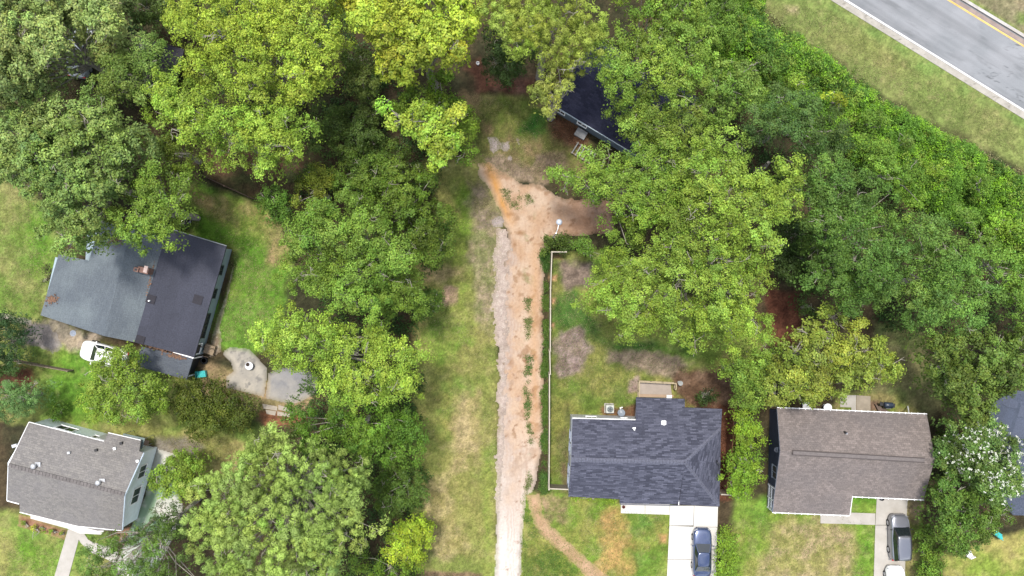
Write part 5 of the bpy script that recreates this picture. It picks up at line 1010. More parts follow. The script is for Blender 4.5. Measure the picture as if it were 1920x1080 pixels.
    for j in TW:
        a = np.array((lx[j], ly[j], z[j] - .1)); v = g.normal(size=3); v[2] = abs(v[2]) * .55 + .25; v /= np.linalg.norm(v); L = lr[j] * g.uniform(.75, 1.2)
        s_ = a.copy(); e = a + v * L * np.array((1, 1, .8)); tube_np(mb, s_, e, .034, .012, 4, .15, g)
        for q in range(2): v2 = v + g.normal(0, .6, 3); v2[2] = abs(v2[2]) * .5; s2 = s_ + (e - s_) * g.uniform(.4, .8); tube_np(mb, s2, s2 + v2 / np.linalg.norm(v2) * L * .45, .022, .010, 4, .06, g)
    mb.build("trunk" if trunk else "stem", BARK, root)
    return root
def ring(cx, cy, rx, ry=None, n=12, seed=0, j=.12):
    ry = ry or rx; g = np.random.default_rng(seed); return [(cx + rx * cos(2 * pi * k / n) * (1 + g.uniform(-j, j)), cy + ry * sin(2 * pi * k / n) * (1 + g.uniform(-j, j))) for k in range(n)]
G_N = "trees of the wood"; G_S = "garden shrubs"
T = [
 # name, outline, top, base, tint, label, extra
 ("willow_tree", [(-60, -60), (225, -60), (232, 40), (222, 95), (196, 118), (165, 100), (150, 82), (128, 130), (75, 175), (30, 200), (-60, 220)], 12, 6, (138, 164, 104), "grey green feathery tree filling the top left corner", dict(lobe=1.2, twig=.3, size=.19, gap=-.7)),
 ("willow_tree", [(-60, 215), (40, 195), (100, 175), (150, 205), (150, 250), (110, 280), (60, 320), (10, 335), (-60, 340)], 11, 5, (128, 164, 96), "grey green tree at the left edge below the corner tree", dict(lobe=1.2, twig=.3, size=.19, gap=.28)),
 ("willow_tree", [(75, 240), (130, 205), (190, 195), (250, 215), (280, 240), (292, 290), (265, 330), (232, 345), (222, 380), (200, 400), (202, 440), (180, 455), (160, 478), (110, 472), (70, 432), (48, 380), (20, 345), (10, 300)], 12, 4.5, (116, 152, 84), "broad grey green tree reaching over the back corner of the slate roof", dict(lobe=1.25, twig=.4, size=.19)),
 ("broadleaf_tree", [(165, 140), (190, 110), (230, 70), (275, 62), (310, 90), (312, 125), (292, 150), (285, 185), (250, 200), (205, 190), (185, 200), (150, 180), (165, 160)], 10, 4, (104, 140, 68), "mid green tree between the corner tree and the yellow green trees", dict(lobe=1.1, gap=-.7, twig=.2)),
 ("broadleaf_tree", [(222, -60), (330, -60), (326, 20), (300, 40), (285, 55), (250, 40), (232, 60)], 8, 3, (84, 112, 58), "dark thin crowned tree at the top edge left of the yellow green one", dict(gap=.42, twig=.35)),
 ("broadleaf_tree", [(262, 310), (300, 285), (345, 300), (365, 335), (358, 380), (338, 408), (336, 448), (312, 474), (270, 474), (238, 460), (205, 445), (195, 408), (232, 380), (238, 348)], 10.5, 4, (112, 154, 56), "bright green tree overhanging the middle of the slate roof", dict(lobe=1.2)),
 ("broadleaf_tree", [(280, 235), (340, 245), (362, 300), (340, 330), (295, 300), (262, 262)], 8, 3, (104, 132, 46), "olive tree in the gap above the slate roofed house", dict()),
 ("elm_tree", [(322, 20), (345, -60), (640, -60), (655, 60), (650, 110), (636, 160), (615, 172), (592, 160), (570, 195), (540, 190), (520, 200), (470, 200), (430, 200), (390, 165), (345, 150), (322, 112), (330, 80), (318, 50)], 14, 6, (142, 174, 56), "large yellow green tree at the top left of centre", dict(lobe=1.35, twig=.12, edge=5, dead=[(460, 196, 12)])),
 ("elm_tree", [(270, 185), (292, 138), (340, 146), (400, 172), (470, 195), (530, 195), (575, 215), (592, 250), (585, 285), (560, 292), (530, 305), (522, 340), (485, 350), (462, 318), (440, 308), (400, 312), (362, 292), (352, 262), (318, 262), (298, 240), (282, 215)], 12.5, 5, (134, 176, 62), "bright green tree just below the large yellow green one", dict(lobe=1.3, twig=.25, dead=[(462, 196, 14)])),
 ("broadleaf_tree", [(575, 205), (620, 195), (680, 190), (712, 215), (712, 275), (680, 310), (625, 312), (590, 285)], 6, 1.5, (78, 108, 48), "dark shrubby tree in the hollow between the crowns", dict(gap=.25)),
 ("broadleaf_tree", [(640, 70), (690, 90), (730, 140), (712, 200), (670, 190), (648, 150)], 7, 2, (86, 112, 52), "dark understorey tree beneath the golden tree", dict(gap=.3)),
 ("maple_tree", [(640, 20), (655, -60), (895, -60), (892, 40), (900, 72), (872, 92), (862, 110), (848, 118), (820, 145), (790, 178), (750, 172), (722, 150), (700, 110), (660, 60)], 14, 6, (160, 184, 58), "golden yellow green tree at the top left of the clearing", dict(lobe=1.3, yellow=.08, twig=.25, size=.22)),
 ("broadleaf_tree", [(720, 160), (780, 172), (840, 120), (880, 130), (884, 180), (872, 210), (900, 240), (892, 285), (860, 305), (800, 300), (780, 250), (740, 215)], 9, 3, (104, 148, 44), "leafy green tree under the golden tree by the clearing", dict()),
 ("maple_tree", [(708, 185), (740, 166), (775, 172), (785, 190), (830, 200), (862, 190), (874, 215), (850, 240), (868, 262), (850, 300), (820, 312), (795, 290), (775, 255), (735, 240), (715, 215)], 11.5, 7, (140, 180, 64), "sparse lime green tree with bare grey boughs at the left of the clearing", dict(lobe=.85, gap=.34, twig=.9, fill=.2, yellow=.10, size=.2)),
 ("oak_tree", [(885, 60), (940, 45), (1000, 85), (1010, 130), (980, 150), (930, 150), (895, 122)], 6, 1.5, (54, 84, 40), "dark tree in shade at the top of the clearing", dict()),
 ("pine_tree", [(893, -60), (1120, -60), (1150, 50), (1140, 100), (1112, 140), (1075, 120), (1015, 112), (980, 100), (950, 105), (925, 70), (900, 30)], 14, 7, (148, 176, 74), "pale green tree at the top edge right of the clearing", dict(style='pine', lobe=1.15, size=.2, dens=95, twig=.12)),
 ("pine_tree", [(988, 185), (1008, 150), (1030, 118), (1070, 98), (1100, 112), (1092, 145), (1084, 180), (1050, 190), (1032, 220), (1002, 212)], 12.5, 7, (156, 172, 82), "pale yellow green bough reaching over the left end of the dark roof", dict(style='pine', lobe=.9, size=.2, dens=95, twig=.4, fill=.4)),
 ("broadleaf_tree", [(1110, 60), (1150, -60), (1290, -60), (1335, 50), (1338, 130), (1310, 178), (1270, 200), (1220, 182), (1190, 182), (1150, 190), (1120, 180), (1100, 165), (1112, 110)], 12, 4, (114, 156, 58), "green tree behind the dark roofed house at the top", dict()),
 ("broadleaf_tree", [(1140, 192), (1180, 172), (1262, 176), (1320, 215), (1330, 290), (1290, 320), (1255, 300), (1225, 282), (1190, 262), (1152, 240), (1146, 215)], 10, 4.5, (112, 148, 60), "tree standing over the right half of the dark roof", dict(twig=.3, lobe=1.1, gap=-.3)),
 ("oak_tree", [(1025, 345), (1035, 300), (1055, 282), (1075, 288), (1092, 256), (1150, 262), (1180, 290), (1215, 262), (1265, 262), (1290, 330), (1280, 420), (1230, 455), (1170, 470), (1150, 445), (1118, 440), (1095, 405), (1112, 375), (1060, 372), (1028, 362)], 11, 4, (112, 158, 58), "left hand oak crown spreading over the brown dirt", dict(twig=.28, lobe=1.15, gap=.2)),
 ("oak_tree", [(1245, 330), (1280, 270), (1330, 250), (1382, 240), (1415, 285), (1410, 330), (1440, 300), (1480, 282), (1512, 312), (1500, 378), (1472, 420), (1476, 500), (1445, 560), (1440, 622), (1400, 640), (1395, 662), (1350, 668), (1300, 662), (1262, 632), (1205, 620), (1155, 642), (1128, 600), (1088, 592), (1080, 548), (1112, 520), (1140, 480), (1200, 458), (1240, 420)], 14, 6, (126, 166, 62), "very large oak over the fenced yard", dict(twig=.30, lobe=1.3, edge=5.5, gap=.14)),
 ("understorey_tree", [(1062, 452), (1105, 445), (1150, 455), (1140, 488), (1105, 500), (1068, 486)], 4.5, 1.2, (84, 128, 44), "small tree at the inside corner of the long fence", dict()),
 ("understorey_tree", [(1016, 452), (1032, 440), (1055, 444), (1082, 452), (1080, 468), (1040, 468), (1020, 480)], 1.5, .2, (76, 106, 46), "tangled bush outside the corner of the long fence", dict(cat="bush", lobe=.6, trunk=False, twig=.2)),
 ("oak_tree", [(1395, 175), (1440, 158), (1500, 165), (1545, 185), (1592, 232), (1590, 280), (1545, 300), (1500, 300), (1440, 280), (1405, 250), (1385, 220)], 10, 3, (78, 116, 62), "dark green tree right of the top centre wood", dict()),
 ("broadleaf_tree", [(1310, 130), (1345, 95), (1400, 110), (1430, 140), (1440, 170), (1400, 215), (1385, 240), (1330, 235), (1300, 200)], 8, 2.5, (110, 154, 68), "soft light green tree at the edge of the roadside growth", dict(size=.17, lobe=1.1)),
 ("oak_tree", [(1505, 345), (1540, 295), (1600, 290), (1650, 330), (1700, 370), (1712, 430), (1700, 500), (1690, 560), (1650, 592), (1600, 596), (1560, 562), (1512, 540), (1500, 480), (1498, 410)], 12.5, 4, (80, 126, 54), "dark green tree right of the very large oak", dict(lobe=1.3)),
 ("oak_tree", [(1700, 372), (1760, 400), (1810, 448), (1852, 490), (1882, 560), (1870, 598), (1820, 620), (1790, 600), (1740, 632), (1712, 612), (1690, 570), (1702, 500), (1710, 430)], 12, 4, (92, 142, 62), "blue green tree sloping down at the right of the wood", dict(lobe=1.2)),
 ("broadleaf_tree", [(1590, 240), (1650, 260), (1720, 320), (1760, 380), (1730, 392), (1660, 340), (1600, 292)], 6, 1.5, (98, 150, 50), "bright low tree bordering the roadside growth", dict()),
 ("broadleaf_tree", [(1750, 378), (1820, 400), (1880, 470), (1980, 520), (1980, 620), (1905, 615), (1885, 560), (1855, 490), (1810, 440)], 7, 1.5, (100, 152, 58), "green tree at the right edge below the roadside growth", dict()),
 ("olive_tree", [(1472, 645), (1500, 592), (1560, 580), (1622, 602), (1650, 640), (1652, 668), (1692, 672), (1680, 702), (1640, 715), (1600, 735), (1545, 752), (1480, 760), (1445, 758), (1430, 720), (1455, 690)], 9.5, 4, (128, 152, 62), "olive green tree behind the brown roofed house", dict(twig=.55, size=.17, lobe=1.15)),
 ("broadleaf_tree", [(1345, 690), (1372, 655), (1420, 632), (1452, 642), (1458, 690), (1438, 745), (1405, 785), (1372, 768), (1350, 720)], 8, 2.5, (110, 152, 60), "tree between the very large oak and the olive tree", dict(twig=.2)),
 ("broadleaf_tree", [(1380, 775), (1405, 765), (1425, 795), (1428, 835), (1410, 850), (1385, 845), (1376, 810)], 5, 1, (118, 164, 44), "upper narrow tree between the blue and brown roofed houses", dict(lobe=.8)),
 ("broadleaf_tree", [(1385, 842), (1420, 845), (1436, 872), (1425, 905), (1400, 932), (1380, 930), (1356, 895), (1354, 872)], 5.5, 1, (112, 162, 44), "lower tree between the blue and brown roofed houses", dict(lobe=.8)),
 ("hedge_shrub", [(1342, 1012), (1362, 985), (1384, 1010), (1386, 1060), (1380, 1110), (1340, 1110), (1345, 1050)], 1.8, .3, (112, 160, 44), "loose hedge along the right side of the white driveway", dict(cat="hedge", lobe=.55, size=.13, dens=160, trunk=False, twig=0)),
 ("broadleaf_tree", [(1728, 650), (1765, 622), (1850, 618), (1910, 612), (1960, 640), (1960, 730), (1900, 735), (1865, 770), (1835, 790), (1800, 800), (1765, 770), (1745, 710)], 9, 2.5, (92, 124, 54), "dark olive tree at the right above the flowering tree", dict(size=.19)),
 ("crape_myrtle", [(1770, 805), (1800, 785), (1850, 780), (1895, 800), (1925, 845), (1922, 900), (1895, 940), (1850, 938), (1805, 915), (1770, 880), (1752, 855)], 7, 2.5, (92, 134, 70), "white blossoming tree at the right edge", dict(lobe=.95, size=.16, gap=-.5, blossom=330, twig=0)),
 ("cedar_tree", [(1746, 925), (1768, 890), (1800, 915), (1850, 935), (1895, 945), (1920, 980), (1895, 1005), (1860, 1000), (1850, 1030), (1800, 1048), (1768, 1025), (1748, 1000)], 6, 1.5, (84, 126, 50), "dark green tree below the white blossoming tree", dict(size=.17, lobe=1)),
 ("hedge_shrub", [(1722, 990), (1745, 985), (1762, 1020), (1770, 1060), (1764, 1110), (1722, 1110), (1728, 1040)], 2.5, .4, (94, 140, 46), "tall shrub right of the grey driveway at the bottom", dict(cat="bush", lobe=.6, trunk=False, twig=0, size=.15)),
 ("hedge_shrub", [(1760, 780), (1775, 780), (1784, 830), (1776, 890), (1756, 930), (1742, 950), (1762, 860)], 2.4, .5, (64, 92, 42), "dark shrub row along the right end of the brown roof", dict(cat="bush", lobe=.7, trunk=False, twig=0)),
 # middle column
 ("oak_tree", [(598, 330), (640, 305), (690, 282), (745, 296), (800, 308), (822, 352), (850, 392), (842, 420), (856, 450), (836, 488), (790, 505), (755, 460), (700, 410), (640, 375)], 8.5, 2.5, (88, 124, 42), "dark olive tree bulging into the lawn strip at mid left", dict()),
 ("oak_tree", [(528, 475), (555, 405), (608, 362), (662, 370), (722, 402), (772, 452), (790, 512), (822, 550), (826, 575), (785, 598), (760, 590), (700, 596), (640, 600), (588, 582), (550, 562), (530, 525)], 12, 4, (108, 152, 58), "round fresh green tree right of the sunny lawn", dict(lobe=1.3, twig=.15)),
 ("oak_tree", [(466, 632), (500, 600), (530, 578), (585, 575), (640, 598), (692, 600), (745, 622), (802, 650), (800, 702), (775, 745), (720, 762), (660, 770), (610, 750), (594, 702), (560, 690), (530, 692), (492, 680), (480, 655)], 11.5, 4, (132, 174, 62), "light green tree overhanging the concrete patio", dict(lobe=1.25, twig=.22)),
 ("broadleaf_tree", [(528, 790), (560, 755), (610, 748), (662, 765), (740, 752), (792, 782), (800, 830), (785, 862), (720, 868), (640, 858), (590, 852), (545, 832)], 8, 2, (84, 132, 42), "deep green tree between the patio tree and the pale pine", dict(dead=[(600, 838, 10), (697, 832, 10)])),
 ("broadleaf_tree", [(695, 862), (760, 850), (800, 895), (808, 950), (792, 975), (735, 975), (702, 930)], 5, 1, (76, 114, 44), "dark bush tree right of the pale pine", dict()),
 ("broadleaf_tree", [(728, 995), (765, 970), (806, 985), (804, 1030), (782, 1066), (738, 1064), (720, 1025)], 5.5, 1.5, (144, 180, 44), "small lime yellow tree at the bottom edge of the lawn strip", dict(lobe=.8, size=.16)),
 ("broadleaf_tree", [(660, 1035), (735, 1050), (790, 1065), (800, 1120), (620, 1120)], 4, 1, (94, 140, 44), "green bush at the bottom edge below the lime tree", dict(cat="bush")),
 ("pine_tree", [(340, 965), (348, 912), (392, 884), (428, 858), (462, 845), (476, 795), (530, 788), (565, 815), (622, 852), (682, 862), (702, 905), (692, 950), (722, 990), (700, 1040), (655, 1048), (650, 1110), (395, 1120), (370, 1042), (342, 1005)], 14, 6.5, (142, 178, 96), "large pale pine with rounded needle tufts at the bottom", dict(style='pine', lobe=1.1, size=.19, dens=120, twig=.3, edge=5, gap=.18, rough=.8)),
 ("pine_tree", [(140, 1052), (176, 1002), (215, 1012), (236, 975), (262, 985), (300, 972), (340, 985), (372, 1045), (420, 1120), (140, 1120)], 9, 3, (92, 136, 62), "dark pine beside the curved walk at the bottom left", dict(style='pine', lobe=.9, size=.18, dens=85, gap=.32, twig=.4)),
 ("pine_tree", [(292, 950), (318, 925), (346, 952), (350, 1000), (320, 1020), (298, 985)], 7, 3, (74, 108, 60), "small dark pine between the side drive and the pale pine", dict(style='pine', lobe=.8, size=.18, dens=80, gap=.3, twig=.4)),
 ("pine_tree", [(200, 1005), (232, 995), (262, 975), (280, 990), (262, 1020), (225, 1030)], 5, 2.5, (72, 102, 54), "thin young pine at the house corner", dict(style='pine', lobe=.6, size=.16, dens=50, twig=.6, fill=.2)),
 ("garden_shrub", [(308, 740), (335, 712), (385, 708), (425, 722), (450, 755), (440, 800), (400, 822), (360, 818), (325, 790), (305, 770)], 4, .6, (86, 104, 38), "dark olive rounded shrub below the turquoise tub", dict(cat="shrub", lobe=.8, trunk=False, twig=0, size=.15, dens=150, rough=.4)),
 ("garden_shrub", [(430, 742), (460, 740), (482, 762), (478, 798), (450, 815), (432, 800)], 3, .5, (84, 102, 44), "second dark shrub right of the rounded one", dict(cat="shrub", lobe=.7, trunk=False, twig=0, size=.15, dens=150)),
 ("broadleaf_tree", [(150, 745), (168, 690), (192, 662), (232, 645), (262, 665), (258, 700), (300, 705), (322, 745), (295, 785), (250, 806), (200, 795), (155, 785)], 6.5, 2, (116, 156, 56), "green tree below the white car on the grass", dict(twig=.35, lobe=.95, gap=.12)),
 ("understorey_tree", [(282, 885), (308, 858), (345, 842), (390, 862), (392, 898), (362, 930), (322, 940), (288, 925)], 4.5, 1.2, (118, 160, 54), "small airy tree beside the stained side drive", dict(lobe=.75, size=.15, gap=.15)),
 ("garden_shrub", ring(104, 770, 19, 18, seed=3), 1.4, .2, (80, 128, 40), "round green shrub behind the white gabled house", dict(cat="shrub", lobe=.5, trunk=False, twig=0, size=.12, dens=190, rough=.2)),
 ("pine_tree", [(-40, 725), (28, 712), (62, 702), (82, 735), (76, 770), (60, 785), (20, 785), (-40, 775)], 4.5, 1.2, (98, 148, 92), "blue green pine at the left edge above the white gabled house", dict(style='pine', lobe=.8, size=.18, dens=90)),
 ("pine_tree", [(-40, 590), (22, 584), (58, 605), (42, 640), (44, 668), (10, 690), (-40, 690)], 4.5, 1.2, (52, 92, 56), "dark pine at the left edge beside the gravel", dict(style='pine', lobe=.8, size=.18, dens=90, twig=.1)),
 ("pine_tree", [(-40, 685), (30, 680), (46, 692), (30, 704), (-40, 710)], 2.5, .8, (70, 112, 62), "low pine bough at the left edge by the board fence", dict(style='pine', lobe=.5, size=.16, dens=80, twig=0)),
 ("broadleaf_tree", [(482, 372), (512, 345), (545, 360), (552, 398), (528, 425), (496, 408)], 4.5, 1, (84, 134, 48), "small round tree at the top right of the sunny lawn", dict(lobe=.8)),
 ("broadleaf_tree", [(548, 345), (590, 312), (632, 320), (640, 352), (608, 372), (575, 400), (555, 400)], 6, 1.5, (116, 136, 44), "olive brown tree above the round fresh green tree", dict(lobe=.9)),
 ("broadleaf_tree", [(690, 290), (740, 270), (790, 300), (780, 330), (730, 330), (695, 320)], 6, 2, (74, 104, 40), "dark tree below the sparse lime tree", dict()),
 ("garden_shrub", ring(90, 512, 9, 22, seed=5), 1.6, .3, (74, 70, 56), "dull purple brown shrub at the west end of the slate roof", dict(cat="shrub", lobe=.45, trunk=False, twig=.3, size=.12)),
 ("garden_shrub", [(1074, 930), (1158, 934), (1158, 942), (1074, 938)], .7, .1, (120, 160, 40), "low row of bright shrubs along the front wall of the blue shingled house", dict(cat="shrub", lobe=.3, trunk=False, twig=0, size=.11, dens=220, edge=.3)),
 ("garden_shrub", ring(1325, 742, 22, 20, seed=6), 2.2, .2, (58, 88, 46), "dark bush behind the right end of the blue roof", dict(cat="bush", lobe=.6, trunk=False, twig=.2)),
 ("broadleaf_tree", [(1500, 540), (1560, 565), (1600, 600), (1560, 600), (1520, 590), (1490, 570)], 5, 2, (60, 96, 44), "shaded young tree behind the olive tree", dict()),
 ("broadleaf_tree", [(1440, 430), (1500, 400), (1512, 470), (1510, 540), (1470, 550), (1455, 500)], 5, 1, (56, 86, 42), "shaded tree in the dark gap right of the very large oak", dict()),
 ("broadleaf_tree", [(1290, 20), (1330, -60), (1420, -60), (1400, 0), (1380, 60), (1345, 95), (1335, 60)], 5, 1, (92, 140, 52), "green bush tree at the top edge of the roadside growth", dict()),
 ("broadleaf_tree", [(1400, 280), (1450, 285), (1520, 300), (1510, 320), (1450, 300), (1420, 320)], 7, 2, (72, 108, 50), "dark tree squeezed behind the very large oak", dict()),
 ("broadleaf_tree", [(790, 545), (822, 548), (828, 580), (800, 598), (778, 590)], 4, .8, (72, 116, 44), "low dark bush at the right foot of the fresh green tree", dict(cat="bush", lobe=.7)),
 ("broadleaf_tree", [(830, 425), (856, 440), (850, 465), (820, 480), (800, 470)], 3.5, .6, (74, 118, 44), "low dark bush where the olive tree meets the lawn strip", dict(cat="bush", lobe=.7)),
]
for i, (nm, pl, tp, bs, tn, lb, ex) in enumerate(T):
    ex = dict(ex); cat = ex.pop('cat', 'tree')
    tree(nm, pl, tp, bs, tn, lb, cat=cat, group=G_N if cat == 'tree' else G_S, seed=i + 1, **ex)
G_R = "bushes rising from the roadside growth"
for k, (px, py, r, tn, lb) in enumerate([(1345, 40, 26, (104, 148, 52), "bush nearest the top edge in the roadside growth"), (1440, 120, 24, (86, 128, 50), "dark bush below the first roadside bushes"),
        (1500, 150, 20, (120, 164, 54), "bright bush near the verge above the dark green tree"), (1568, 185, 24, (146, 172, 44), "yellow green bush in the middle of the roadside growth"),
        (1640, 230, 26, (92, 138, 48), "wide green bush right of the yellow green one"), (1700, 262, 18, (82, 120, 46), "small dark bush near the verge"),
        (1765, 320, 26, (116, 164, 46), "bright bush halfway down the right part of the slope"), (1840, 350, 22, (96, 144, 46), "bush close to the verge at the right"),
        (1880, 420, 26, (110, 160, 44), "bush at the right edge of the roadside growth")]):
    tree("roadside_bush", ring(px, py, r, r * .8, seed=k + 50, j=.25), 3.2 + .2 * (k % 3), .5, tn, lb, cat="bush", group=G_R, lobe=.7, size=.15, dens=150, seed=150 + k, twig=.15)
# six small round shrubs in the mulch bed
for k, (px, py) in enumerate([(46, 963), (42, 980), (64, 989), (80, 993), (96, 997), (115, 1001)]):
    tree("bedding_shrub", ring(px, py, 4.6, seed=k + 20), .5, .15, (112, 150, 40) if k != 2 else (176, 180, 50), ["round shrub in the mulch bed nearest the house corner", "first shrub of the mulch bed row from the left", "yellowish round shrub in the mulch bed", "fourth round shrub of the mulch bed", "fifth round shrub of the mulch bed", "round shrub of the mulch bed nearest the walk"][k], cat="shrub", group="round shrubs in the mulch bed", lobe=.2, size=.07, dens=900, trunk=False, twig=0, seed=200 + k, fill=2, spread=.07)
# the two bare dead boughs on the yellow green tree
def dead_bough(px, py, z, R, label, n=16, seed=0):
    g = np.random.default_rng(seed); o = P(px, py, z); mb = MB(o); c = np.array(o)
    for k in range(n):
        a = g.uniform(-.5, 3.6); v = np.array((cos(a), sin(a) * .8, g.uniform(.1, .5))); L = R * g.uniform(.5, 1); e = c + v * L; tube_np(mb, c - np.array((0, 0, .8)) * (k % 2), e, .06, .02, 5, .15, g)
        for q in range(3): s_ = c + v * L * g.uniform(.4, .8); w_ = v + g.normal(0, .5, 3); tube_np(mb, s_, s_ + w_ * L * .35, .03, .012, 4, .05, g)
    tag(mb.build("bare_branch", DEADWOOD), label, "branch")
dead_bough(414, 68, 13.6, 1.3, "bare white dead branch on top of the large yellow green tree", 18, 1)
dead_bough(1075, 128, 12.5, 1.2, "bare grey branch among the pale pine boughs", 8, 2)
dead_bough(765, 225, 11.2, 1.6, "bare grey branches fanning over the sparse lime tree", 6, 3)

# roadside growth: nobody could count it
def scatter(name, poly, tints, n, hrange, size, seed, label, clump=.5, per=34, asp=.5, thr=0, lean=None, bright=1.0, mix=.5):
    g = np.random.default_rng(seed); w_ = PP(poly); a = np.asarray(w_); x = g.uniform(a[:, 0].min(), a[:, 0].max(), n * 3); y = g.uniform(a[:, 1].min(), a[:, 1].max(), n * 3)
    d = sdist(x, y, w_) + (fbm(x, y, 1.5, 91, 3) - .5) * 1.6; k = d > 0
    if thr: k &= fbm(x, y, .9, 93, 4) > thr
    x, y, d = x[k][:n], y[k][:n], d[k][:n]; n = len(x)
    hh = (hrange[0] + (hrange[1] - hrange[0]) * np.clip(fbm(x, y, 3.0, 92, 4) * 1.7 - .35 + g.normal(0, .12, n), 0, 1)) * np.clip(.25 + d / 1.5, 0, 1)
    tn = np.array([lin(t) * K for t in tints]); q = np.clip(((fbm(x, y, 3.5, 94 + seed % 3, 4) - .5) * 3 + .5) * len(tints) + g.normal(0, mix, n), 0, len(tints) - .01).astype(int)
    c = tn[q] * (1 + g.normal(0, .15, (n, 1))) * bright; p = np.stack([x, y, hh], 1)[:, None] + g.normal(0, clump * .42, (n, per, 3)) * np.array((1, 1, .5)); p[..., 2] -= np.abs(g.normal(0, .25, (n, per))) * hh[:, None]
    if lean is not None: p[..., :2] += (g.uniform(-.5, .5, (n, per))[..., None]) * np.array(lean)
    p = p.reshape(-1, 3); p[:, 2] = np.maximum(p[:, 2], .02); nn = g.normal(0, .55, p.shape) + np.array((0, 0, .8))
    return tag(leaf_mesh(name, p, nn, size * g.uniform(.6, 1.4, len(p)), np.repeat(c, per, 0) * (1 + g.normal(0, .16, (len(p), 1))), None, asp=asp, g=g), label, None, kind='stuff')
scatter("undergrowth", [(1285, -80), (1412, -80), (1432, 30), (1475, 72), (1545, 112), (1600, 152), (1690, 205), (1790, 262), (1850, 300), (2000, 370), (2000, 560), (1900, 500), (1820, 430), (1740, 400), (1660, 350), (1580, 290), (1480, 240), (1400, 200), (1330, 120)],
        [(96, 136, 48), (124, 168, 48), (132, 180, 50), (100, 140, 56), (128, 150, 62), (134, 164, 66), (78, 112, 46)], 7500, (.2, 3.2), .165, 5, "rank green growth on the slope below the road", per=48, bright=1.42, mix=2.2, clump=.42)
scatter("bramble", [(1395, 10), (1425, 5), (1500, 80), (1610, 150), (1700, 210), (1930, 330), (1930, 350), (1700, 235), (1560, 150), (1440, 70)],
        [(152, 160, 98), (130, 158, 70), (164, 158, 112)], 1100, (.1, .7), .15, 6, "straw coloured weeds at the verge edge", per=22)
scatter("ground_cover", [(-60, -60), (700, -60), (720, 300), (640, 310), (600, 200), (380, 260), (300, 290), (230, 380), (120, 420), (40, 330), (-60, 330)], [(60, 88, 42), (84, 112, 52), (92, 84, 56)], 2600, (.1, 1.0), .2, 15, "low green cover on the shaded floor at upper left", per=16, bright=1.35, thr=.46)
scatter("ground_cover", [(640, 100), (880, 200), (820, 300), (850, 450), (780, 560), (800, 900), (790, 1090), (560, 1090), (540, 800), (600, 560), (560, 330)], [(60, 88, 42), (84, 112, 52)], 2400, (.1, .9), .2, 16, "low green cover beneath the middle trees", per=16, bright=1.35, thr=.45)
scatter("ground_cover", [(1110, 100), (1300, 0), (1500, 180), (1900, 480), (1900, 620), (1730, 640), (1600, 590), (1500, 560), (1440, 400), (1300, 300)], [(60, 88, 42), (84, 112, 52)], 2600, (.1, 1.2), .2, 17, "low green cover beneath the right hand wood", per=16, bright=1.35, thr=.45)
# weeds in and beside the track
scatter("track_weeds", [(983, 560), (996, 560), (998, 700), (996, 925), (988, 930), (984, 760)], [(96, 126, 60), (120, 134, 74)], 300, (.04, .12), .11, 7, "weeds between the wheel ruts", clump=.3, per=14, thr=.5)
scatter("track_weeds", [(980, 925), (992, 930), (1000, 975), (1020, 1010), (1060, 1045), (1100, 1090), (978, 1090)], [(104, 138, 58), (126, 146, 70)], 700, (.03, .1), .10, 8, "grass tufts below the track fork", clump=.3, per=14, thr=.42)
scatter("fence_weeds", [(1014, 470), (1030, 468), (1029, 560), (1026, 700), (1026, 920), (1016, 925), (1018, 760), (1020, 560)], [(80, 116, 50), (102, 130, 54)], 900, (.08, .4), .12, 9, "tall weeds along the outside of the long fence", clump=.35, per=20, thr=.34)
scatter("track_weeds", [(940, 352), (975, 352), (1000, 372), (965, 392), (945, 375)], [(110, 132, 70), (130, 140, 80)], 90, (.03, .1), .10, 10, "scattered weeds on the orange clay", clump=.3, per=14, thr=.45)
def litter_field(name, poly, tints, n, size, seed, label, thr=0): return scatter(name, poly, tints, n, (.02, .05), size, seed, label, clump=.8, per=6, thr=thr)
litter_field("fallen_leaves", [(1040, 210), (1105, 252), (1100, 290), (1050, 262)], [(150, 104, 76), (120, 84, 62)], 500, .09, 12, "brown fallen leaves before the dark roofed house")
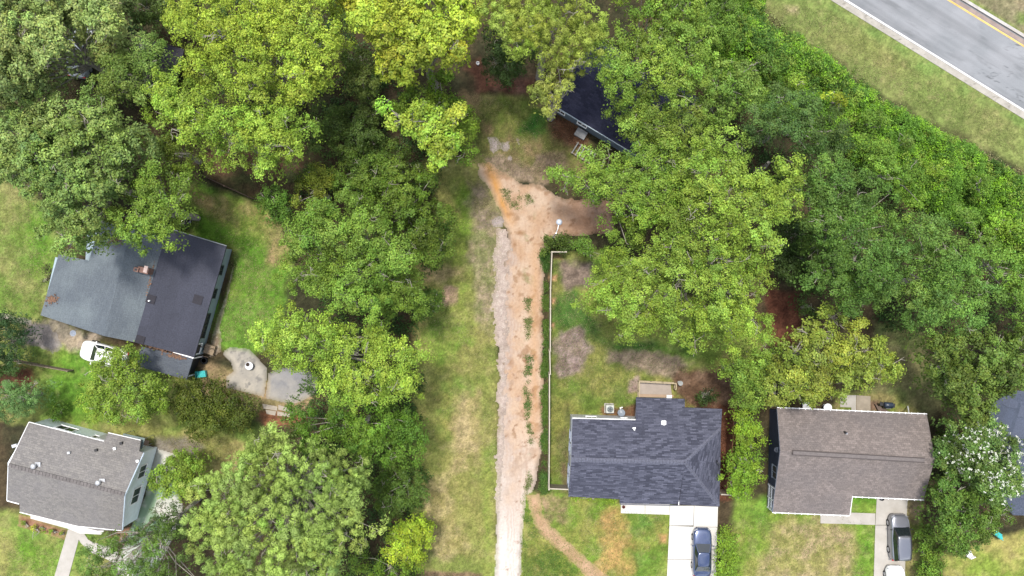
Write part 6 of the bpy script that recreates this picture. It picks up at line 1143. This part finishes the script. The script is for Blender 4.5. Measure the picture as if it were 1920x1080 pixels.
litter_field("fallen_leaves", [(1265, 745), (1350, 768), (1385, 790), (1372, 930), (1350, 930), (1352, 780), (1280, 765)], [(160, 110, 84), (126, 84, 64)], 1200, .09, 13, "brown fallen leaves around the right end of the blue roof")
# rough grass tufts over the lawns
GT = [([(790, 320), (900, 330), (940, 420), (925, 600), (928, 800), (920, 1085), (785, 1085), (775, 860), (790, 600), (830, 480)], [(132, 148, 66), (166, 158, 98), (118, 140, 56)], 4200),
      ([(1034, 480), (1130, 600), (1290, 690), (1190, 700), (1190, 770), (1065, 770), (1062, 905), (1034, 905)], [(106, 128, 58), (136, 130, 90), (92, 122, 48)], 2200),
      ([(985, 940), (1160, 950), (1250, 970), (1245, 1085), (985, 1085)], [(118, 146, 56), (150, 148, 80), (100, 138, 48)], 2000),
      ([(1385, 940), (1530, 975), (1634, 990), (1632, 1085), (1350, 1085)], [(122, 150, 58), (160, 156, 92)], 1700),
      ([(360, 350), (540, 430), (520, 600), (470, 650), (410, 640), (440, 470), (350, 430)], [(96, 146, 42), (128, 154, 62)], 1800),
      ([(1430, 10), (1530, 10), (1900, 232), (1920, 300), (1700, 200), (1520, 85)], [(124, 142, 74), (144, 148, 90)], 2600),
      ([(880, 180), (1020, 200), (1060, 300), (1000, 330), (900, 330)], [(110, 124, 60), (140, 124, 92)], 1200),
      ([(0, 350), (60, 360), (90, 480), (70, 590), (0, 590)], [(136, 150, 66), (160, 156, 92)], 900),
      ([(0, 1000), (120, 1020), (90, 1085), (0, 1085)], [(120, 150, 62), (156, 158, 90)], 500),
      ([(300, 815), (460, 835), (450, 880), (340, 850)], [(140, 146, 78), (166, 150, 100)], 500)]
for k, (pl, tn, n) in enumerate(GT):
    scatter("grass", pl, tn + [(96, 116, 56), (178, 168, 122)], n, mix=2.0, hrange=(.01, .06), size=.085, seed=30 + k, label= ["rough grass of the middle strip", "grass of the fenced yard", "front lawn grass of the blue shingled house", "front lawn grass of the brown roofed house", "sunny lawn grass of the slate roofed house", "roadside verge grass", "thin grass of the top clearing", "grass at the left edge", "front lawn grass of the white gabled house", "dry grass beside the pine"][k], clump=.55, per=9, asp=.35)
